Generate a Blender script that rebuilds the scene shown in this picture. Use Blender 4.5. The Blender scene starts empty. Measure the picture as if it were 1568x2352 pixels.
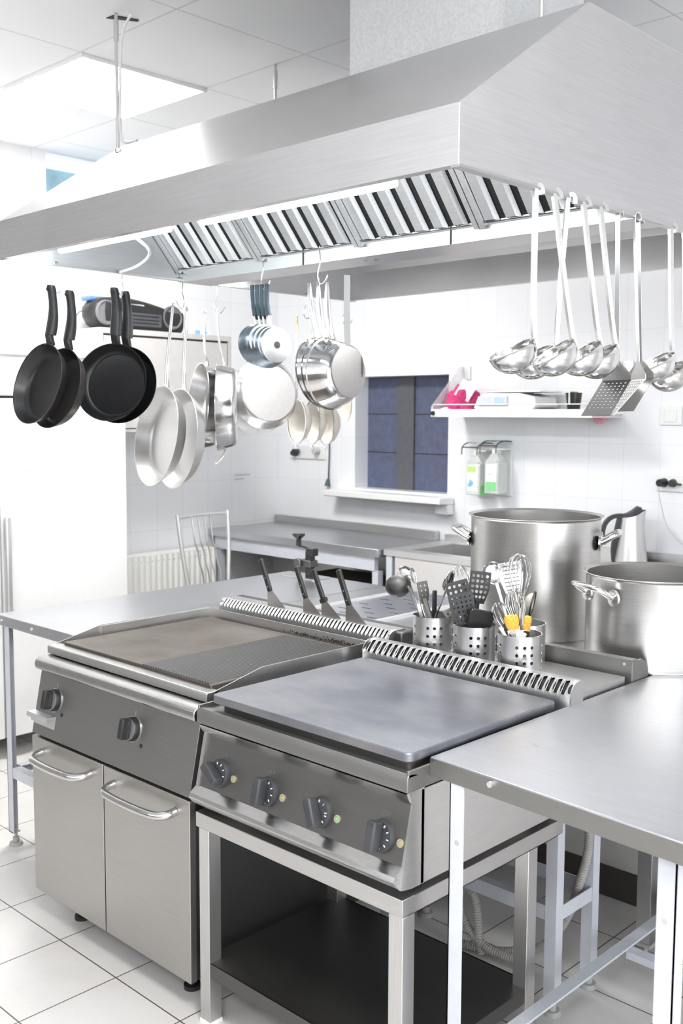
import bpy, bmesh, math, random
from mathutils import Vector, Matrix, Euler
random.seed(7)
PI = math.pi
D = bpy.data
SC = bpy.context.scene
COL = SC.collection

# ------------------------------------------------------------------ camera
CAM = Vector((2.8904, -1.5942, 1.6))
FW = Vector((-.69123, .71631, -.09516)); RT = Vector((.71961, .69435, .00448)).normalized()
UP = RT.cross(FW).normalized(); FW = UP.cross(RT).normalized()
FPX = 2352.63
cd = D.cameras.new('camera'); cam = D.objects.new('camera', cd); COL.objects.link(cam)
cd.sensor_fit = 'VERTICAL'; cd.sensor_height = 36.0; cd.sensor_width = 24.0
cd.lens = 36.0 * FPX / 2352
cd.clip_start = .05
cam.matrix_world = Matrix(((RT.x, UP.x, -FW.x, CAM.x), (RT.y, UP.y, -FW.y, CAM.y), (RT.z, UP.z, -FW.z, CAM.z), (0, 0, 0, 1)))
cd.dof.use_dof = True; cd.dof.focus_distance = 2.75; cd.dof.aperture_fstop = 5.0
SC.camera = cam

# ------------------------------------------------------------------ world, exposure
SC.view_settings.view_transform = 'Standard'; SC.view_settings.look = 'None'
SC.view_settings.gamma = 1; SC.view_settings.use_curve_mapping = False
SC.view_settings.exposure = 1.1
W = D.worlds.new('world'); SC.world = W; W.use_nodes = True
W.node_tree.nodes['Background'].inputs[0].default_value = (.93, .96, 1, 1)
W.node_tree.nodes['Background'].inputs[1].default_value = 1.9
SC.cycles.max_bounces = 8; SC.cycles.diffuse_bounces = 4; SC.cycles.glossy_bounces = 5
SC.cycles.sample_clamp_indirect = 6; SC.cycles.caustics_reflective = False; SC.cycles.caustics_refractive = False

def area_light(name, loc, rot, sx, sy, power, color=(1, 1, 1)):
    l = D.lights.new(name, 'AREA'); l.shape = 'RECTANGLE'; l.size = sx; l.size_y = sy; l.energy = power; l.color = color
    o = D.objects.new(name, l); COL.objects.link(o); o.location = loc; o.rotation_euler = rot
    return o

def ray(px, py): return FW * FPX + RT * (px - 784) + UP * (1176 - py)
def at_x(px, py, x):
    d = ray(px, py); return CAM + d * ((x - CAM.x) / d.x)
def at_y(px, py, y):
    d = ray(px, py); return CAM + d * ((y - CAM.y) / d.y)
def at_z(px, py, z):
    d = ray(px, py); return CAM + d * ((z - CAM.z) / d.z)

# ------------------------------------------------------------------ materials
MAT = {}
def nt(name):
    m = D.materials.new(name); m.use_nodes = True
    n = m.node_tree.nodes; l = m.node_tree.links
    MAT[name] = m
    return m, n, l, n['Principled BSDF']
def ramp(n, stops):
    r = n.new('ShaderNodeValToRGB'); e = r.color_ramp.elements
    while len(e) < len(stops): e.new(.5)
    for k, (p, c) in enumerate(stops):
        e[k].position = p; e[k].color = (c[0], c[1], c[2], 1) if isinstance(c, (tuple, list)) else (c, c, c, 1)
    return r
def coords(n, l, scale, rot=(0, 0, 0)):
    t = n.new('ShaderNodeTexCoord'); m = n.new('ShaderNodeMapping'); m.inputs['Scale'].default_value = scale
    m.inputs['Rotation'].default_value = rot
    l.new(t.outputs['Object'], m.inputs[0]); return m
def noise(n, l, vec, scale, detail=3, rough=.5):
    t = n.new('ShaderNodeTexNoise'); t.inputs['Scale'].default_value = scale; t.inputs['Detail'].default_value = detail
    t.inputs['Roughness'].default_value = rough
    l.new(vec.outputs[0], t.inputs['Vector']); return t
def plain(name, col, rough=.5, metal=0, spec=None, var=0.06, bump=0, sc=30, emit=None, alpha=1, trans=0):
    m, n, l, b = nt(name)
    c = coords(n, l, (1, 1, 1)); t = noise(n, l, c, sc)
    r = ramp(n, [(.3, tuple(max(0, x * (1 - var)) for x in col)), (.7, tuple(min(1, x * (1 + var)) for x in col))])
    l.new(t.outputs[0], r.inputs[0]); l.new(r.outputs[0], b.inputs['Base Color'])
    b.inputs['Roughness'].default_value = rough; b.inputs['Metallic'].default_value = metal
    if spec is not None: b.inputs['Specular IOR Level'].default_value = spec
    if bump:
        bp = n.new('ShaderNodeBump'); bp.inputs['Strength'].default_value = bump; bp.inputs['Distance'].default_value = .002
        l.new(t.outputs[0], bp.inputs['Height']); l.new(bp.outputs[0], b.inputs['Normal'])
    if emit:
        b.inputs['Emission Color'].default_value = (*col, 1); b.inputs['Emission Strength'].default_value = emit
    if trans: b.inputs['Transmission Weight'].default_value = trans
    b.inputs['Alpha'].default_value = alpha
    return m
def steel(name, base=.6, rough=.3, brush=(2, 160, 160), amp=.10, tint=(1, .99, .98), bump=.04, smudge=.10):
    m, n, l, b = nt(name)
    c = coords(n, l, brush); t = noise(n, l, c, 4, 4, .6)
    c2 = coords(n, l, (1, 1, 1)); t2 = noise(n, l, c2, 5, 5, .6)
    b.inputs['Metallic'].default_value = 1
    a = n.new('ShaderNodeMath'); a.operation = 'MULTIPLY_ADD'; a.inputs[1].default_value = amp; a.inputs[2].default_value = rough - amp / 2
    l.new(t.outputs[0], a.inputs[0])
    a2 = n.new('ShaderNodeMath'); a2.operation = 'MULTIPLY_ADD'; a2.inputs[1].default_value = smudge
    l.new(t2.outputs[0], a2.inputs[0]); l.new(a.outputs[0], a2.inputs[2])
    l.new(a2.outputs[0], b.inputs['Roughness'])
    lo = tuple(base * .93 * x for x in tint); hi = tuple(min(1, base * 1.07 * x) for x in tint)
    r = ramp(n, [(.3, lo), (.7, hi)]); l.new(t.outputs[0], r.inputs[0]); l.new(r.outputs[0], b.inputs['Base Color'])
    bp = n.new('ShaderNodeBump'); bp.inputs['Strength'].default_value = bump; bp.inputs['Distance'].default_value = .001
    l.new(t.outputs[0], bp.inputs['Height']); l.new(bp.outputs[0], b.inputs['Normal'])
    return m
steel('steel_x', .56, .30, (2, 160, 160))                 # brushed along x
steel('steel_z', .62, .30, (160, 160, 2))                 # brushed vertically
steel('steel_y', .62, .30, (160, 2, 160))
steel('steel_hood', .68, .33, (2, 120, 120), tint=(1, .99, .995), smudge=.16)
steel('steel_hood_end', .58, .44, (120, 2, 120), tint=(1, .99, 1), smudge=.16)
steel('steel_top', .60, .24, (3, 90, 90), tint=(.97, .98, 1.02), smudge=.14)
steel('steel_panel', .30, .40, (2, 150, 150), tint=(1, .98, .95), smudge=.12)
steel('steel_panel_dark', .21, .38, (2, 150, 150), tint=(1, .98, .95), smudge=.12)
steel('rib_iron', .13, .42, (60, 4, 60), tint=(1, .98, .96))
steel('steel_door', .45, .36, (2, 150, 150), tint=(1, .97, .93))
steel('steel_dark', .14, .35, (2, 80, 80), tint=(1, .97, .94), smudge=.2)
steel('steel_filter', .66, .30, (4, 60, 60), tint=(.98, 1, 1.02), smudge=.2)
steel('plate_steel', .34, .22, (2, 60, 60), tint=(.97, .985, 1.03), smudge=.3)
steel('polished', .68, .09, (20, 20, 20), amp=.03, bump=0, smudge=.08)
steel('polished_soft', .60, .17, (10, 10, 80), amp=.06, bump=.01, smudge=.1)
steel('pot_steel', .55, .26, (3, 3, 90), amp=.06, tint=(1, .98, .95), smudge=.06, bump=.004)
steel('blue_grey_metal', .30, .30, (10, 10, 10), tint=(.86, 1, 1.14), bump=0)
steel('steel_rail', .44, .24, (2, 150, 150), tint=(1, .99, .97))
steel('pan_base', .38, .42, (40, 40, 40), tint=(1, .97, .94), smudge=.25)
steel('aluminium', .80, .38, (4, 4, 100), tint=(1, 1, 1))
# worn, heat-stained patches on the hot plate
m = MAT['plate_steel']; n = m.node_tree.nodes; l = m.node_tree.links; b = n['Principled BSDF']
old = b.inputs['Base Color'].links[0].from_socket
c = coords(n, l, (1, 1.6, 1), (0, 0, .5)); t = noise(n, l, c, 4.5, 5, .6); r = ramp(n, [(.36, (.78, .79, .85)), (.62, (1.04, 1.04, 1.04))]); l.new(t.outputs[0], r.inputs[0])
mx = n.new('ShaderNodeMix'); mx.data_type = 'RGBA'; mx.blend_type = 'MULTIPLY'; mx.inputs[0].default_value = 1
l.new(old, mx.inputs[6]); l.new(r.outputs[0], mx.inputs[7]); l.new(mx.outputs[2], b.inputs['Base Color'])
# griddle plate: seasoned brownish steel
m, n, l, b = nt('griddle_iron')
c = coords(n, l, (1, 1, 1)); t = noise(n, l, c, 6, 6, .65)
r = ramp(n, [(.25, (.10, .08, .066)), (.5, (.165, .142, .125)), (.75, (.22, .195, .175))]); l.new(t.outputs[0], r.inputs[0]); l.new(r.outputs[0], b.inputs['Base Color'])
b.inputs['Metallic'].default_value = .85; b.inputs['Roughness'].default_value = .42
# galvanised duct with spangle
m, n, l, b = nt('galvanised')
c = coords(n, l, (1, 1, 1)); v = n.new('ShaderNodeTexVoronoi'); v.inputs['Scale'].default_value = 140; l.new(c.outputs[0], v.inputs['Vector'])
r = ramp(n, [(.0, (.66, .68, .69)), (1, (.78, .79, .79))]); l.new(v.outputs['Color'], r.inputs[0]); l.new(r.outputs[0], b.inputs['Base Color'])
b.inputs['Metallic'].default_value = .6; b.inputs['Roughness'].default_value = .5
plain('black_plastic', (.018, .018, .019), .42, var=.2)
plain('grey_plastic', (.045, .047, .052), .40, var=.2)
plain('nonstick', (.012, .012, .013), .33, spec=.5, var=.25)
plain('pan_outside', (.040, .035, .032), .36, metal=.5, var=.25)
plain('grip_blue', (.055, .085, .105), .5, var=.1)
plain('painted_grey', (.56, .58, .63), .42, var=.03)
plain('white_enamel', (.86, .86, .855), .32, var=.01)
plain('white_plastic', (.84, .84, .83), .38, var=.02)
plain('cream_white', (.85, .85, .82), .4, var=.02)
plain('cabinet_grey', (.58, .56, .55), .45, var=.03)
plain('seam_dark', (.06, .06, .06), .6)
plain('dark_gap', (.012, .012, .013), .7)
plain('rubber', (.02, .02, .02), .7)
plain('foot_grey', (.42, .42, .41), .5)
plain('paper', (.88, .88, .88), .7, var=.01)
plain('ink_grey', (.55, .55, .56), .7)
plain('pink_cloth', (.62, .05, .19), .85, var=.3, bump=.4, sc=60)
plain('pale_pink', (.85, .35, .45), .7, var=.2)
plain('display_blue', (.45, .62, .78), .25)
plain('display_grey', (.62, .66, .70), .3)
plain('cup_black', (.02, .022, .02), .25)
plain('green_leaf', (.16, .30, .08), .6, var=.4)
plain('label_green', (.25, .68, .28), .5)
plain('label_lime', (.55, .78, .22), .5)
plain('label_blue', (.22, .48, .78), .5)
plain('teal_plastic', (.08, .33, .27), .35)
plain('clear_bottle', (.86, .90, .86), .15, alpha=.55)
plain('clear_glass', (.93, .93, .93), .06, alpha=.28)
plain('clear_acrylic', (.95, .93, .93), .12, alpha=.4)
plain('blue_plastic', (.10, .22, .55), .4)
plain('radio_silver', (.11, .11, .125), .4, metal=.4)
plain('radio_grey', (.16, .16, .17), .5)
plain('bristle', (.80, .42, .07), .85, var=.3, bump=.6, sc=200)
plain('cardboard', (.62, .45, .30), .8, var=.1)
plain('box_dark', (.05, .03, .022), .7)
plain('mesh_beige', (.62, .57, .50), .5, metal=.5, alpha=.62)
plain('wood_handle', (.45, .28, .16), .6)
plain('hose_grey', (.36, .35, .33), .5)
plain('lamp_ring', (.55, .50, .38), .35, metal=.5)
plain('lamp_amber', (.42, .36, .16), .2)
plain('lamp_green', (.16, .50, .20), .2)
plain('mark_white', (.8, .8, .8), .5)
plain('shutter_blue', (.10, .115, .185), .55, var=.12)
plain('shutter_strip', (.105, .11, .12), .5, var=.1)
plain('plinth_brown', (.055, .045, .04), .6)
plain('stain_panel', (.60, .59, .57), .5, var=.12, sc=5)
plain('front_wall_paint', (.20, .19, .18), .7, var=.03)
plain('side_paint', (.33, .325, .32), .7, var=.02)
plain('cable_white', (.85, .85, .84), .5)
plain('oven_amber', (.35, .2, .1), .4)
plain('panel_glow', (1, .99, .96), .5, var=0, emit=29)
plain('tube_glow', (.86, .97, 1), .5, var=0, emit=18)
plain('fill_glow', (.97, .98, 1), .5, var=0, emit=26)  # this glow and the next serve the added lamps behind the gutter
plain('fill_glow_soft', (.97, .98, 1), .5, var=0, emit=14)
plain('window_glow', (.16, .26, .31), .3, var=.5, sc=9, emit=.6)
plain('window_pale', (.55, .68, .85), .4, emit=.6)
plain('scorch', (.03, .025, .02), .7)
# wall tiles
def tiles(name, col, grout, bw, bh, off, axis, mortar, rough, var=.02, offset=0.0):
    m, n, l, b = nt(name)
    t = n.new('ShaderNodeTexCoord'); s = n.new('ShaderNodeSeparateXYZ'); c = n.new('ShaderNodeCombineXYZ')
    l.new(t.outputs['Object'], s.inputs[0])
    a = {'x': 0, 'y': 1, 'z': 2}
    for k in range(2):
        ad = n.new('ShaderNodeMath'); ad.operation = 'ADD'; ad.inputs[1].default_value = off[k]
        l.new(s.outputs[a[axis[k]]], ad.inputs[0]); l.new(ad.outputs[0], c.inputs[k])
    br = n.new('ShaderNodeTexBrick'); br.offset = offset; br.squash = 1
    br.inputs['Scale'].default_value = 1; br.inputs['Brick Width'].default_value = bw; br.inputs['Row Height'].default_value = bh
    br.inputs['Mortar Size'].default_value = mortar; br.inputs['Mortar Smooth'].default_value = .1; br.inputs['Bias'].default_value = 0
    br.inputs['Color1'].default_value = (*[x * (1 - var) for x in col], 1); br.inputs['Color2'].default_value = (*[min(1, x * (1 + var)) for x in col], 1)
    br.inputs['Mortar'].default_value = (*grout, 1)
    l.new(c.outputs[0], br.inputs['Vector'])
    b.inputs['Roughness'].default_value = rough
    return m, n, l, b, br
m, n, l, b, br = tiles('tile_back', (.88, .885, .91), (.82, .825, .84), .19, .273, (.146, -1.189 + .273 * 5), 'xz', .0022, .22)
l.new(br.outputs[0], b.inputs['Base Color'])
m, n, l, b, br = tiles('tile_left', (.93, .935, .945), (.83, .835, .85), .19, .273, (10.0, -1.189 + .273 * 5), 'yz', .002, .22)
l.new(br.outputs[0], b.inputs['Base Color'])
m, n, l, b, br = tiles('ceiling_tile', (.94, .94, .95), (.70, .70, .70), .6, .6, (6.63, 5.98), 'xy', .004, .6, .008)
l.new(br.outputs[0], b.inputs['Base Color'])
m, n, l, b, br = tiles('floor_tile', (.73, .71, .695), (.13, .11, .10), .3, .3, (6.095, 6.037), 'xy', .0022, .32, .03)
c = coords(n, l, (1, 1, 1)); t = noise(n, l, c, 2.2, 8, .7); t3 = noise(n, l, c, 190, 2, .5)
r = ramp(n, [(.3, (.90, .89, .87)), (.62, (1, 1, 1))]); l.new(t.outputs[0], r.inputs[0])
r3 = ramp(n, [(.27, (.80, .76, .72)), (.36, (1, 1, 1))]); l.new(t3.outputs[0], r3.inputs[0])
mx = n.new('ShaderNodeMix'); mx.data_type = 'RGBA'; mx.blend_type = 'MULTIPLY'; mx.inputs[0].default_value = 1
l.new(br.outputs[0], mx.inputs[6]); l.new(r.outputs[0], mx.inputs[7])
mx2 = n.new('ShaderNodeMix'); mx2.data_type = 'RGBA'; mx2.blend_type = 'MULTIPLY'; mx2.inputs[0].default_value = 1
l.new(mx.outputs[2], mx2.inputs[6]); l.new(r3.outputs[0], mx2.inputs[7]); l.new(mx2.outputs[2], b.inputs['Base Color'])

# ------------------------------------------------------------------ mesh helpers
def wloc(o):
    v = Vector((0, 0, 0))
    while o is not None: v += o.location; o = o.parent
    return v
class MB:
    def __init__(s): s.bm = bmesh.new()
    def face(s, pts):
        try: return s.bm.faces.new([s.bm.verts.new(p) for p in pts])
        except ValueError: return None
    def box(s, x0, x1, y0, y1, z0, z1, mat=None):
        p = [Vector(q) for q in ((x0, y0, z0), (x1, y0, z0), (x1, y1, z0), (x0, y1, z0), (x0, y0, z1), (x1, y0, z1), (x1, y1, z1), (x0, y1, z1))]
        if mat: p = [mat @ q for q in p]
        v = [s.bm.verts.new(q) for q in p]
        for f in ((3, 2, 1, 0), (4, 5, 6, 7), (0, 1, 5, 4), (1, 2, 6, 5), (2, 3, 7, 6), (3, 0, 4, 7)): s.bm.faces.new([v[i] for i in f])
        return s
    def prism(s, poly, axis, a0, a1, cap=True):
        # poly: 2d points in the other two axes, in order (x: y,z) (y: x,z) (z: x,y)
        def P(q, a):
            return {'x': (a, q[0], q[1]), 'y': (q[0], a, q[1]), 'z': (q[0], q[1], a)}[axis]
        A = [s.bm.verts.new(P(q, a0)) for q in poly]; B = [s.bm.verts.new(P(q, a1)) for q in poly]
        n = len(poly)
        for i in range(n): s.bm.faces.new((A[i], A[(i + 1) % n], B[(i + 1) % n], B[i]))
        if cap: s.bm.faces.new(A[::-1]); s.bm.faces.new(B)
        return s
    def strip(s, poly, axis, a0, a1):          # open profile swept, no caps
        def P(q, a):
            return {'x': (a, q[0], q[1]), 'y': (q[0], a, q[1]), 'z': (q[0], q[1], a)}[axis]
        A = [s.bm.verts.new(P(q, a0)) for q in poly]; B = [s.bm.verts.new(P(q, a1)) for q in poly]
        for i in range(len(poly) - 1): s.bm.faces.new((A[i], A[i + 1], B[i + 1], B[i]))
        return s
    def lathe(s, prof, seg=32, mat=None, close=False):
        mat = mat or Matrix(); rings = []
        for r, z in prof:
            if r < 1e-6: rings.append([s.bm.verts.new(mat @ Vector((0, 0, z)))])
            else: rings.append([s.bm.verts.new(mat @ Vector((r * math.cos(2 * PI * k / seg), r * math.sin(2 * PI * k / seg), z))) for k in range(seg)])
        pr = list(zip(rings[:-1], rings[1:])) + ([(rings[-1], rings[0])] if close else [])
        for a, b in pr:
            for k in range(seg):
                k2 = (k + 1) % seg
                q = [a[k % len(a)], a[k2 % len(a)], b[k2 % len(b)], b[k % len(b)]]
                u = []
                for v in q:
                    if v not in u: u.append(v)
                if len(u) > 2:
                    try: s.bm.faces.new(u)
                    except ValueError: pass
        return s
    def cyl(s, p0, p1, r, seg=16, r1=None):
        p0 = Vector(p0); p1 = Vector(p1); d = p1 - p0
        m = Matrix.Translation(p0) @ d.to_track_quat('Z', 'Y').to_matrix().to_4x4()
        return s.lathe([(0, 0), (r, 0), (r if r1 is None else r1, d.length), (0, d.length)], seg, m)
    def tube(s, pts, r, seg=8, closed=False, sub=0):
        pts = [Vector(p) for p in pts]
        for _ in range(sub):                    # chaikin smoothing keeps the ends
            q = [pts[0]] if not closed else []
            N = len(pts)
            for i in range(N if closed else N - 1):
                a, b = pts[i], pts[(i + 1) % N]
                q += [a * .75 + b * .25, a * .25 + b * .75]
            if not closed: q.append(pts[-1])
            pts = q
        n = len(pts); rings = []
        up = None
        for i, p in enumerate(pts):
            if closed: t = (pts[(i + 1) % n] - pts[i - 1])
            else: t = pts[min(i + 1, n - 1)] - pts[max(i - 1, 0)]
            t.normalize()
            if up is None:
                up = Vector((0, 0, 1)) if abs(t.z) < .9 else Vector((1, 0, 0))
            up = (up - t * up.dot(t)).normalized(); w = t.cross(up)
            rr = r[min(i * len(r) // n, len(r) - 1)] if isinstance(r, (list, tuple)) else r
            rings.append([s.bm.verts.new(p + up * (rr * math.cos(2 * PI * k / seg)) + w * (rr * math.sin(2 * PI * k / seg))) for k in range(seg)])
        for i in range(n if closed else n - 1):
            a, b = rings[i], rings[(i + 1) % n]
            for k in range(seg): s.bm.faces.new((a[k], a[(k + 1) % seg], b[(k + 1) % seg], b[k]))
        if not closed:
            s.bm.faces.new(rings[0][::-1]); s.bm.faces.new(rings[-1])
        return s
    def strap(s, pts, w, t, wdir, ws=None, sub=0):
        # flat bar: width w along wdir (roughly), thickness t
        pts = [Vector(p) for p in pts]; wd = Vector(wdir).normalized()
        for _ in range(sub):
            q = [pts[0]]
            for a, b in zip(pts[:-1], pts[1:]): q += [a * .75 + b * .25, a * .25 + b * .75]
            q.append(pts[-1]); pts = q
        rings = []; n = len(pts)
        for i, p in enumerate(pts):
            tg = (pts[min(i + 1, n - 1)] - pts[max(i - 1, 0)]).normalized()
            wv = (wd - tg * wd.dot(tg)).normalized(); nv = tg.cross(wv)
            ww = w if ws is None else ws[0] + (ws[1] - ws[0]) * i / (n - 1)
            rings.append([s.bm.verts.new(p + wv * (a * ww / 2) + nv * (b * t / 2)) for a, b in ((-1, -1), (1, -1), (1, 1), (-1, 1))])
        for a, b in zip(rings[:-1], rings[1:]):
            for k in range(4): s.bm.faces.new((a[k], a[(k + 1) % 4], b[(k + 1) % 4], b[k]))
        s.bm.faces.new(rings[0][::-1]); s.bm.faces.new(rings[-1])
        return s
    def sheet(s, us, vs, fn, hole=None, seg=12):
        # grid of cells us x vs mapped by fn(u,v); hole(i,j) -> (hw, hh) half sizes of a stadium hole centred in the cell, or None
        cache = {}
        def V(u, v):
            k = (round(u, 6), round(v, 6))
            if k not in cache: cache[k] = s.bm.verts.new(fn(u, v))
            return cache[k]
        for i in range(len(us) - 1):
            for j in range(len(vs) - 1):
                u0, u1, v0, v1 = us[i], us[i + 1], vs[j], vs[j + 1]
                h = hole(i, j) if hole else None
                if not h:
                    s.bm.faces.new((V(u0, v0), V(u1, v0), V(u1, v1), V(u0, v1))); continue
                hw, hh = h; cu, cv = (u0 + u1) / 2, (v0 + v1) / 2; r = min(hw, hh); q = []
                for k in range(seg):
                    a = 2 * PI * (k + .5) / seg - PI * .75
                    c_, s_ = math.cos(a), math.sin(a)
                    q.append((cu + (hw - r) * (1 if c_ > 0 else -1) + r * c_, cv + (hh - r) * (1 if s_ > 0 else -1) + r * s_, a))
                hv = [V(x, y) for x, y, _ in q]
                cs = [V(u1, v0), V(u1, v1), V(u0, v1), V(u0, v0)]   # corners after sides: bottom, right, top, left
                n4 = seg // 4
                start = V(u0, v0)
                for sd in range(4):
                    idx = [(sd * n4 + k) % seg for k in range(n4)]
                    A = start; B = cs[sd]; start = B
                    nxt = ((sd + 1) * n4) % seg
                    s.bm.faces.new([A, B] + [hv[k] for k in reversed(idx)])
                    s.bm.faces.new([B, hv[nxt], hv[idx[-1]]])
        return s
    def build(s, name, mat, parent=None, bevel=0, smooth=35, solid=0, bseg=2, offset=-1, sharp_off=False, world=True, weld=True):
        if weld: bmesh.ops.remove_doubles(s.bm, verts=s.bm.verts, dist=1e-6)
        bmesh.ops.recalc_face_normals(s.bm, faces=s.bm.faces)
        me = D.meshes.new(name); 
        if world and parent is not None:
            bmesh.ops.translate(s.bm, verts=s.bm.verts, vec=-wloc(parent))
        s.bm.to_mesh(me); s.bm.free()
        for p in me.polygons: p.use_smooth = True
        me.set_sharp_from_angle(angle=math.radians(smooth))
        me.materials.append(MAT[mat])
        o = D.objects.new(name, me); COL.objects.link(o)
        if parent is not None: o.parent = parent
        if solid:
            md = o.modifiers.new('solid', 'SOLIDIFY'); md.thickness = solid; md.offset = offset
            es = o.modifiers.new('edges', 'EDGE_SPLIT'); es.split_angle = math.radians(max(smooth, 30))
        if bevel:
            md = o.modifiers.new('bevel', 'BEVEL'); md.width = bevel; md.segments = bseg; md.limit_method = 'ANGLE'; md.angle_limit = math.radians(40)
            md.harden_normals = False
        return o
def thing(name, label, cat, loc=(0, 0, 0), group=None):
    o = D.objects.new(name, None); COL.objects.link(o); o.location = loc; o.empty_display_size = .05
    o['label'] = label; o['category'] = cat
    if group: o['group'] = group
    return o
def tag(o, label, cat, group=None):
    o['label'] = label; o['category'] = cat
    if group: o['group'] = group
    return o
def struct(o): o['kind'] = 'structure'; return o
def dup(root, loc, rot=None, label=None, group=None):
    r = root.copy(); COL.objects.link(r); r.location = loc
    if rot is not None: r.rotation_euler = rot
    if label: r['label'] = label
    if group: r['group'] = group
    for ch in list(root.children):
        c = ch.copy(); COL.objects.link(c); c.parent = r
        for g in list(ch.children):
            d = g.copy(); COL.objects.link(d); d.parent = c
    return r
def rot_about(axis, deg, rz=0):
    return (Matrix.Rotation(math.radians(deg), 3, Vector(axis)) @ Matrix.Rotation(math.radians(rz), 3, 'Z')).to_euler()
def text_obj(txt, size, mat, name, parent, M, depth=.0004):
    cu = D.curves.new('txt', 'FONT'); cu.body = txt; cu.size = size; cu.align_x = 'CENTER'; cu.align_y = 'CENTER'; cu.extrude = depth
    t = D.objects.new('txt', cu); COL.objects.link(t)
    dg = bpy.context.evaluated_depsgraph_get(); me = D.meshes.new_from_object(t.evaluated_get(dg)); D.objects.remove(t)
    me.transform(M); me.transform(Matrix.Translation(-wloc(parent)))
    me.materials.clear(); me.materials.append(MAT[mat])
    o = D.objects.new(name, me); COL.objects.link(o); o.parent = parent
    return o
def rng(a, b, n): return [a + (b - a) * k / n for k in range(n + 1)]

# ------------------------------------------------------------------ the room
CZ = 2.965
XL, YB = -2.05, 2.93
mb = MB(); mb.box(-2.2, 4.6, -4.2, 3.6, -.06, 0); struct(mb.build('floor', 'floor_tile'))
mb = MB(); mb.box(-2.2, 4.6, -4.2, 3.6, CZ, CZ + .06); struct(mb.build('ceiling', 'ceiling_tile'))
# left wall with a high window
WY0, WY1, WZ0, WZ1 = 1.29, 2.3, 2.62, 2.955
mb = MB()
mb.box(XL - .15, XL, -.30, WY0, 0, CZ); mb.box(XL - .15, XL, WY1, YB, 0, CZ)
mb.box(XL - .15, XL, WY0, WY1, 0, WZ0); mb.box(XL - .15, XL, WY0, WY1, WZ1, CZ)
struct(mb.build('wall_left', 'tile_left'))
mb = MB(); mb.box(XL - .15, XL, -4.2, -.30, 0, CZ); struct(mb.build('wall_left', 'side_paint'))
mb = MB(); mb.box(XL - .10, XL - .08, WY0, WY1, WZ0, WZ1 - .06); w1 = struct(mb.build('window_1', 'window_glow'))
mb = MB(); mb.box(XL - .11, XL - .06, WY0, WY1, WZ1 - .06, WZ1); mb.box(XL - .11, XL - .06, 1.66, 1.70, WZ0, WZ1 - .06); mb.build('window_frame', 'window_pale', w1)
# back wall with the pass-through hatch
HX0, HX1, HZ0, HZ1 = -1.36, -.65, 1.155, 1.822
mb = MB()
mb.box(XL - .15, HX0, YB, YB + .16, 0, CZ); mb.box(HX1, 4.6, YB, YB + .16, 0, CZ)
mb.box(HX0, HX1, YB, YB + .16, 0, HZ0); mb.box(HX0, HX1, YB, YB + .16, HZ1, CZ)
struct(mb.build('wall_back', 'tile_back'))
mb = MB(); mb.box(HX0, HX1, YB + .115, YB + .135, HZ0, HZ1); w2 = struct(mb.build('window_2', 'shutter_blue'))
mb = MB(); mb.box(-1.115, -.985, YB + .10, YB + .115, HZ0, HZ1); mb.build('shutter_strip', 'shutter_strip', w2)
mb = MB()
for z in (1.37, 1.60): mb.box(HX0, HX1, YB + .111, YB + .115, z, z + .004)
mb.build('shutter_groove', 'plinth_brown', w2)
mb = MB(); mb.box(-1.50, -.60, YB - .13, YB - .0005, HZ0 - .05, HZ0 - .012); mb.box(-.69, -.60, YB - .06, YB - .0005, HZ0 - .11, HZ0 - .05)
mb.build('window_sill', 'white_enamel', w2, bevel=.006)
# the sides of the room behind the camera (never in the frame; seen in reflections and letting daylight in)
RY0, RY1, RZ0, RZ1 = -2.6, 1.0, .35, 2.5
mb = MB(); mb.box(4.5, 4.6, -4.2, RY0, 0, CZ); mb.box(4.5, 4.6, RY1, 3.09, 0, CZ); mb.box(4.5, 4.6, RY0, RY1, 0, RZ0); mb.box(4.5, 4.6, RY0, RY1, RZ1, CZ)
struct(mb.build('wall_right', 'tile_left'))
mb = MB(); mb.box(-2.2, 4.6, -4.3, -4.2, 0, 1.75); mb.box(-2.2, 4.6, -4.3, -4.2, 2.85, CZ); mb.box(-2.2, -1.6, -4.3, -4.2, 1.75, 2.85); mb.box(4.0, 4.6, -4.3, -4.2, 1.75, 2.85); struct(mb.build('wall_front', 'front_wall_paint'))
# dark sheet painting in the shaded gap where a ceiling tile sits askew
mb = MB(); mb.prism([(-.27, .497), (-.23, .50), (-.20, .585), (-.215, .59)], 'z', CZ - .003, CZ - .0005)
struct(mb.build('gap_shade_1', 'dark_gap'))

# ------------------------------------------------------------------ ceiling lights
def ceiling_panel(x, y, label):
    t = thing('ceiling_light', label, 'ceiling light', (x, y, CZ - .02), 'ceiling light panels')
    mb = MB(); mb.box(x - .29, x + .29, y - .29, y + .29, CZ - .012, CZ - .006); mb.build('diffuser', 'panel_glow', t)
    mb = MB()
    for a in ((x - .302, x - .29, y - .302, y + .302), (x + .29, x + .302, y - .302, y + .302), (x - .29, x + .29, y - .302, y - .29), (x - .29, x + .29, y + .29, y + .302)):
        mb.box(*a, CZ - .014, CZ - .001)
    mb.build('frame', 'white_enamel', t)
ceiling_panel(-.93, .925, 'glowing square ceiling light panel above the left end of the hood')
ceiling_panel(2.67, -.875, 'added glowing ceiling light panel above the prep table, out of view')  # added out of view to light the room
ceiling_panel(3.27, -2.675, 'added glowing ceiling light panel near the front wall, out of view')  # another added panel, out of view, lighting the front of the room

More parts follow.
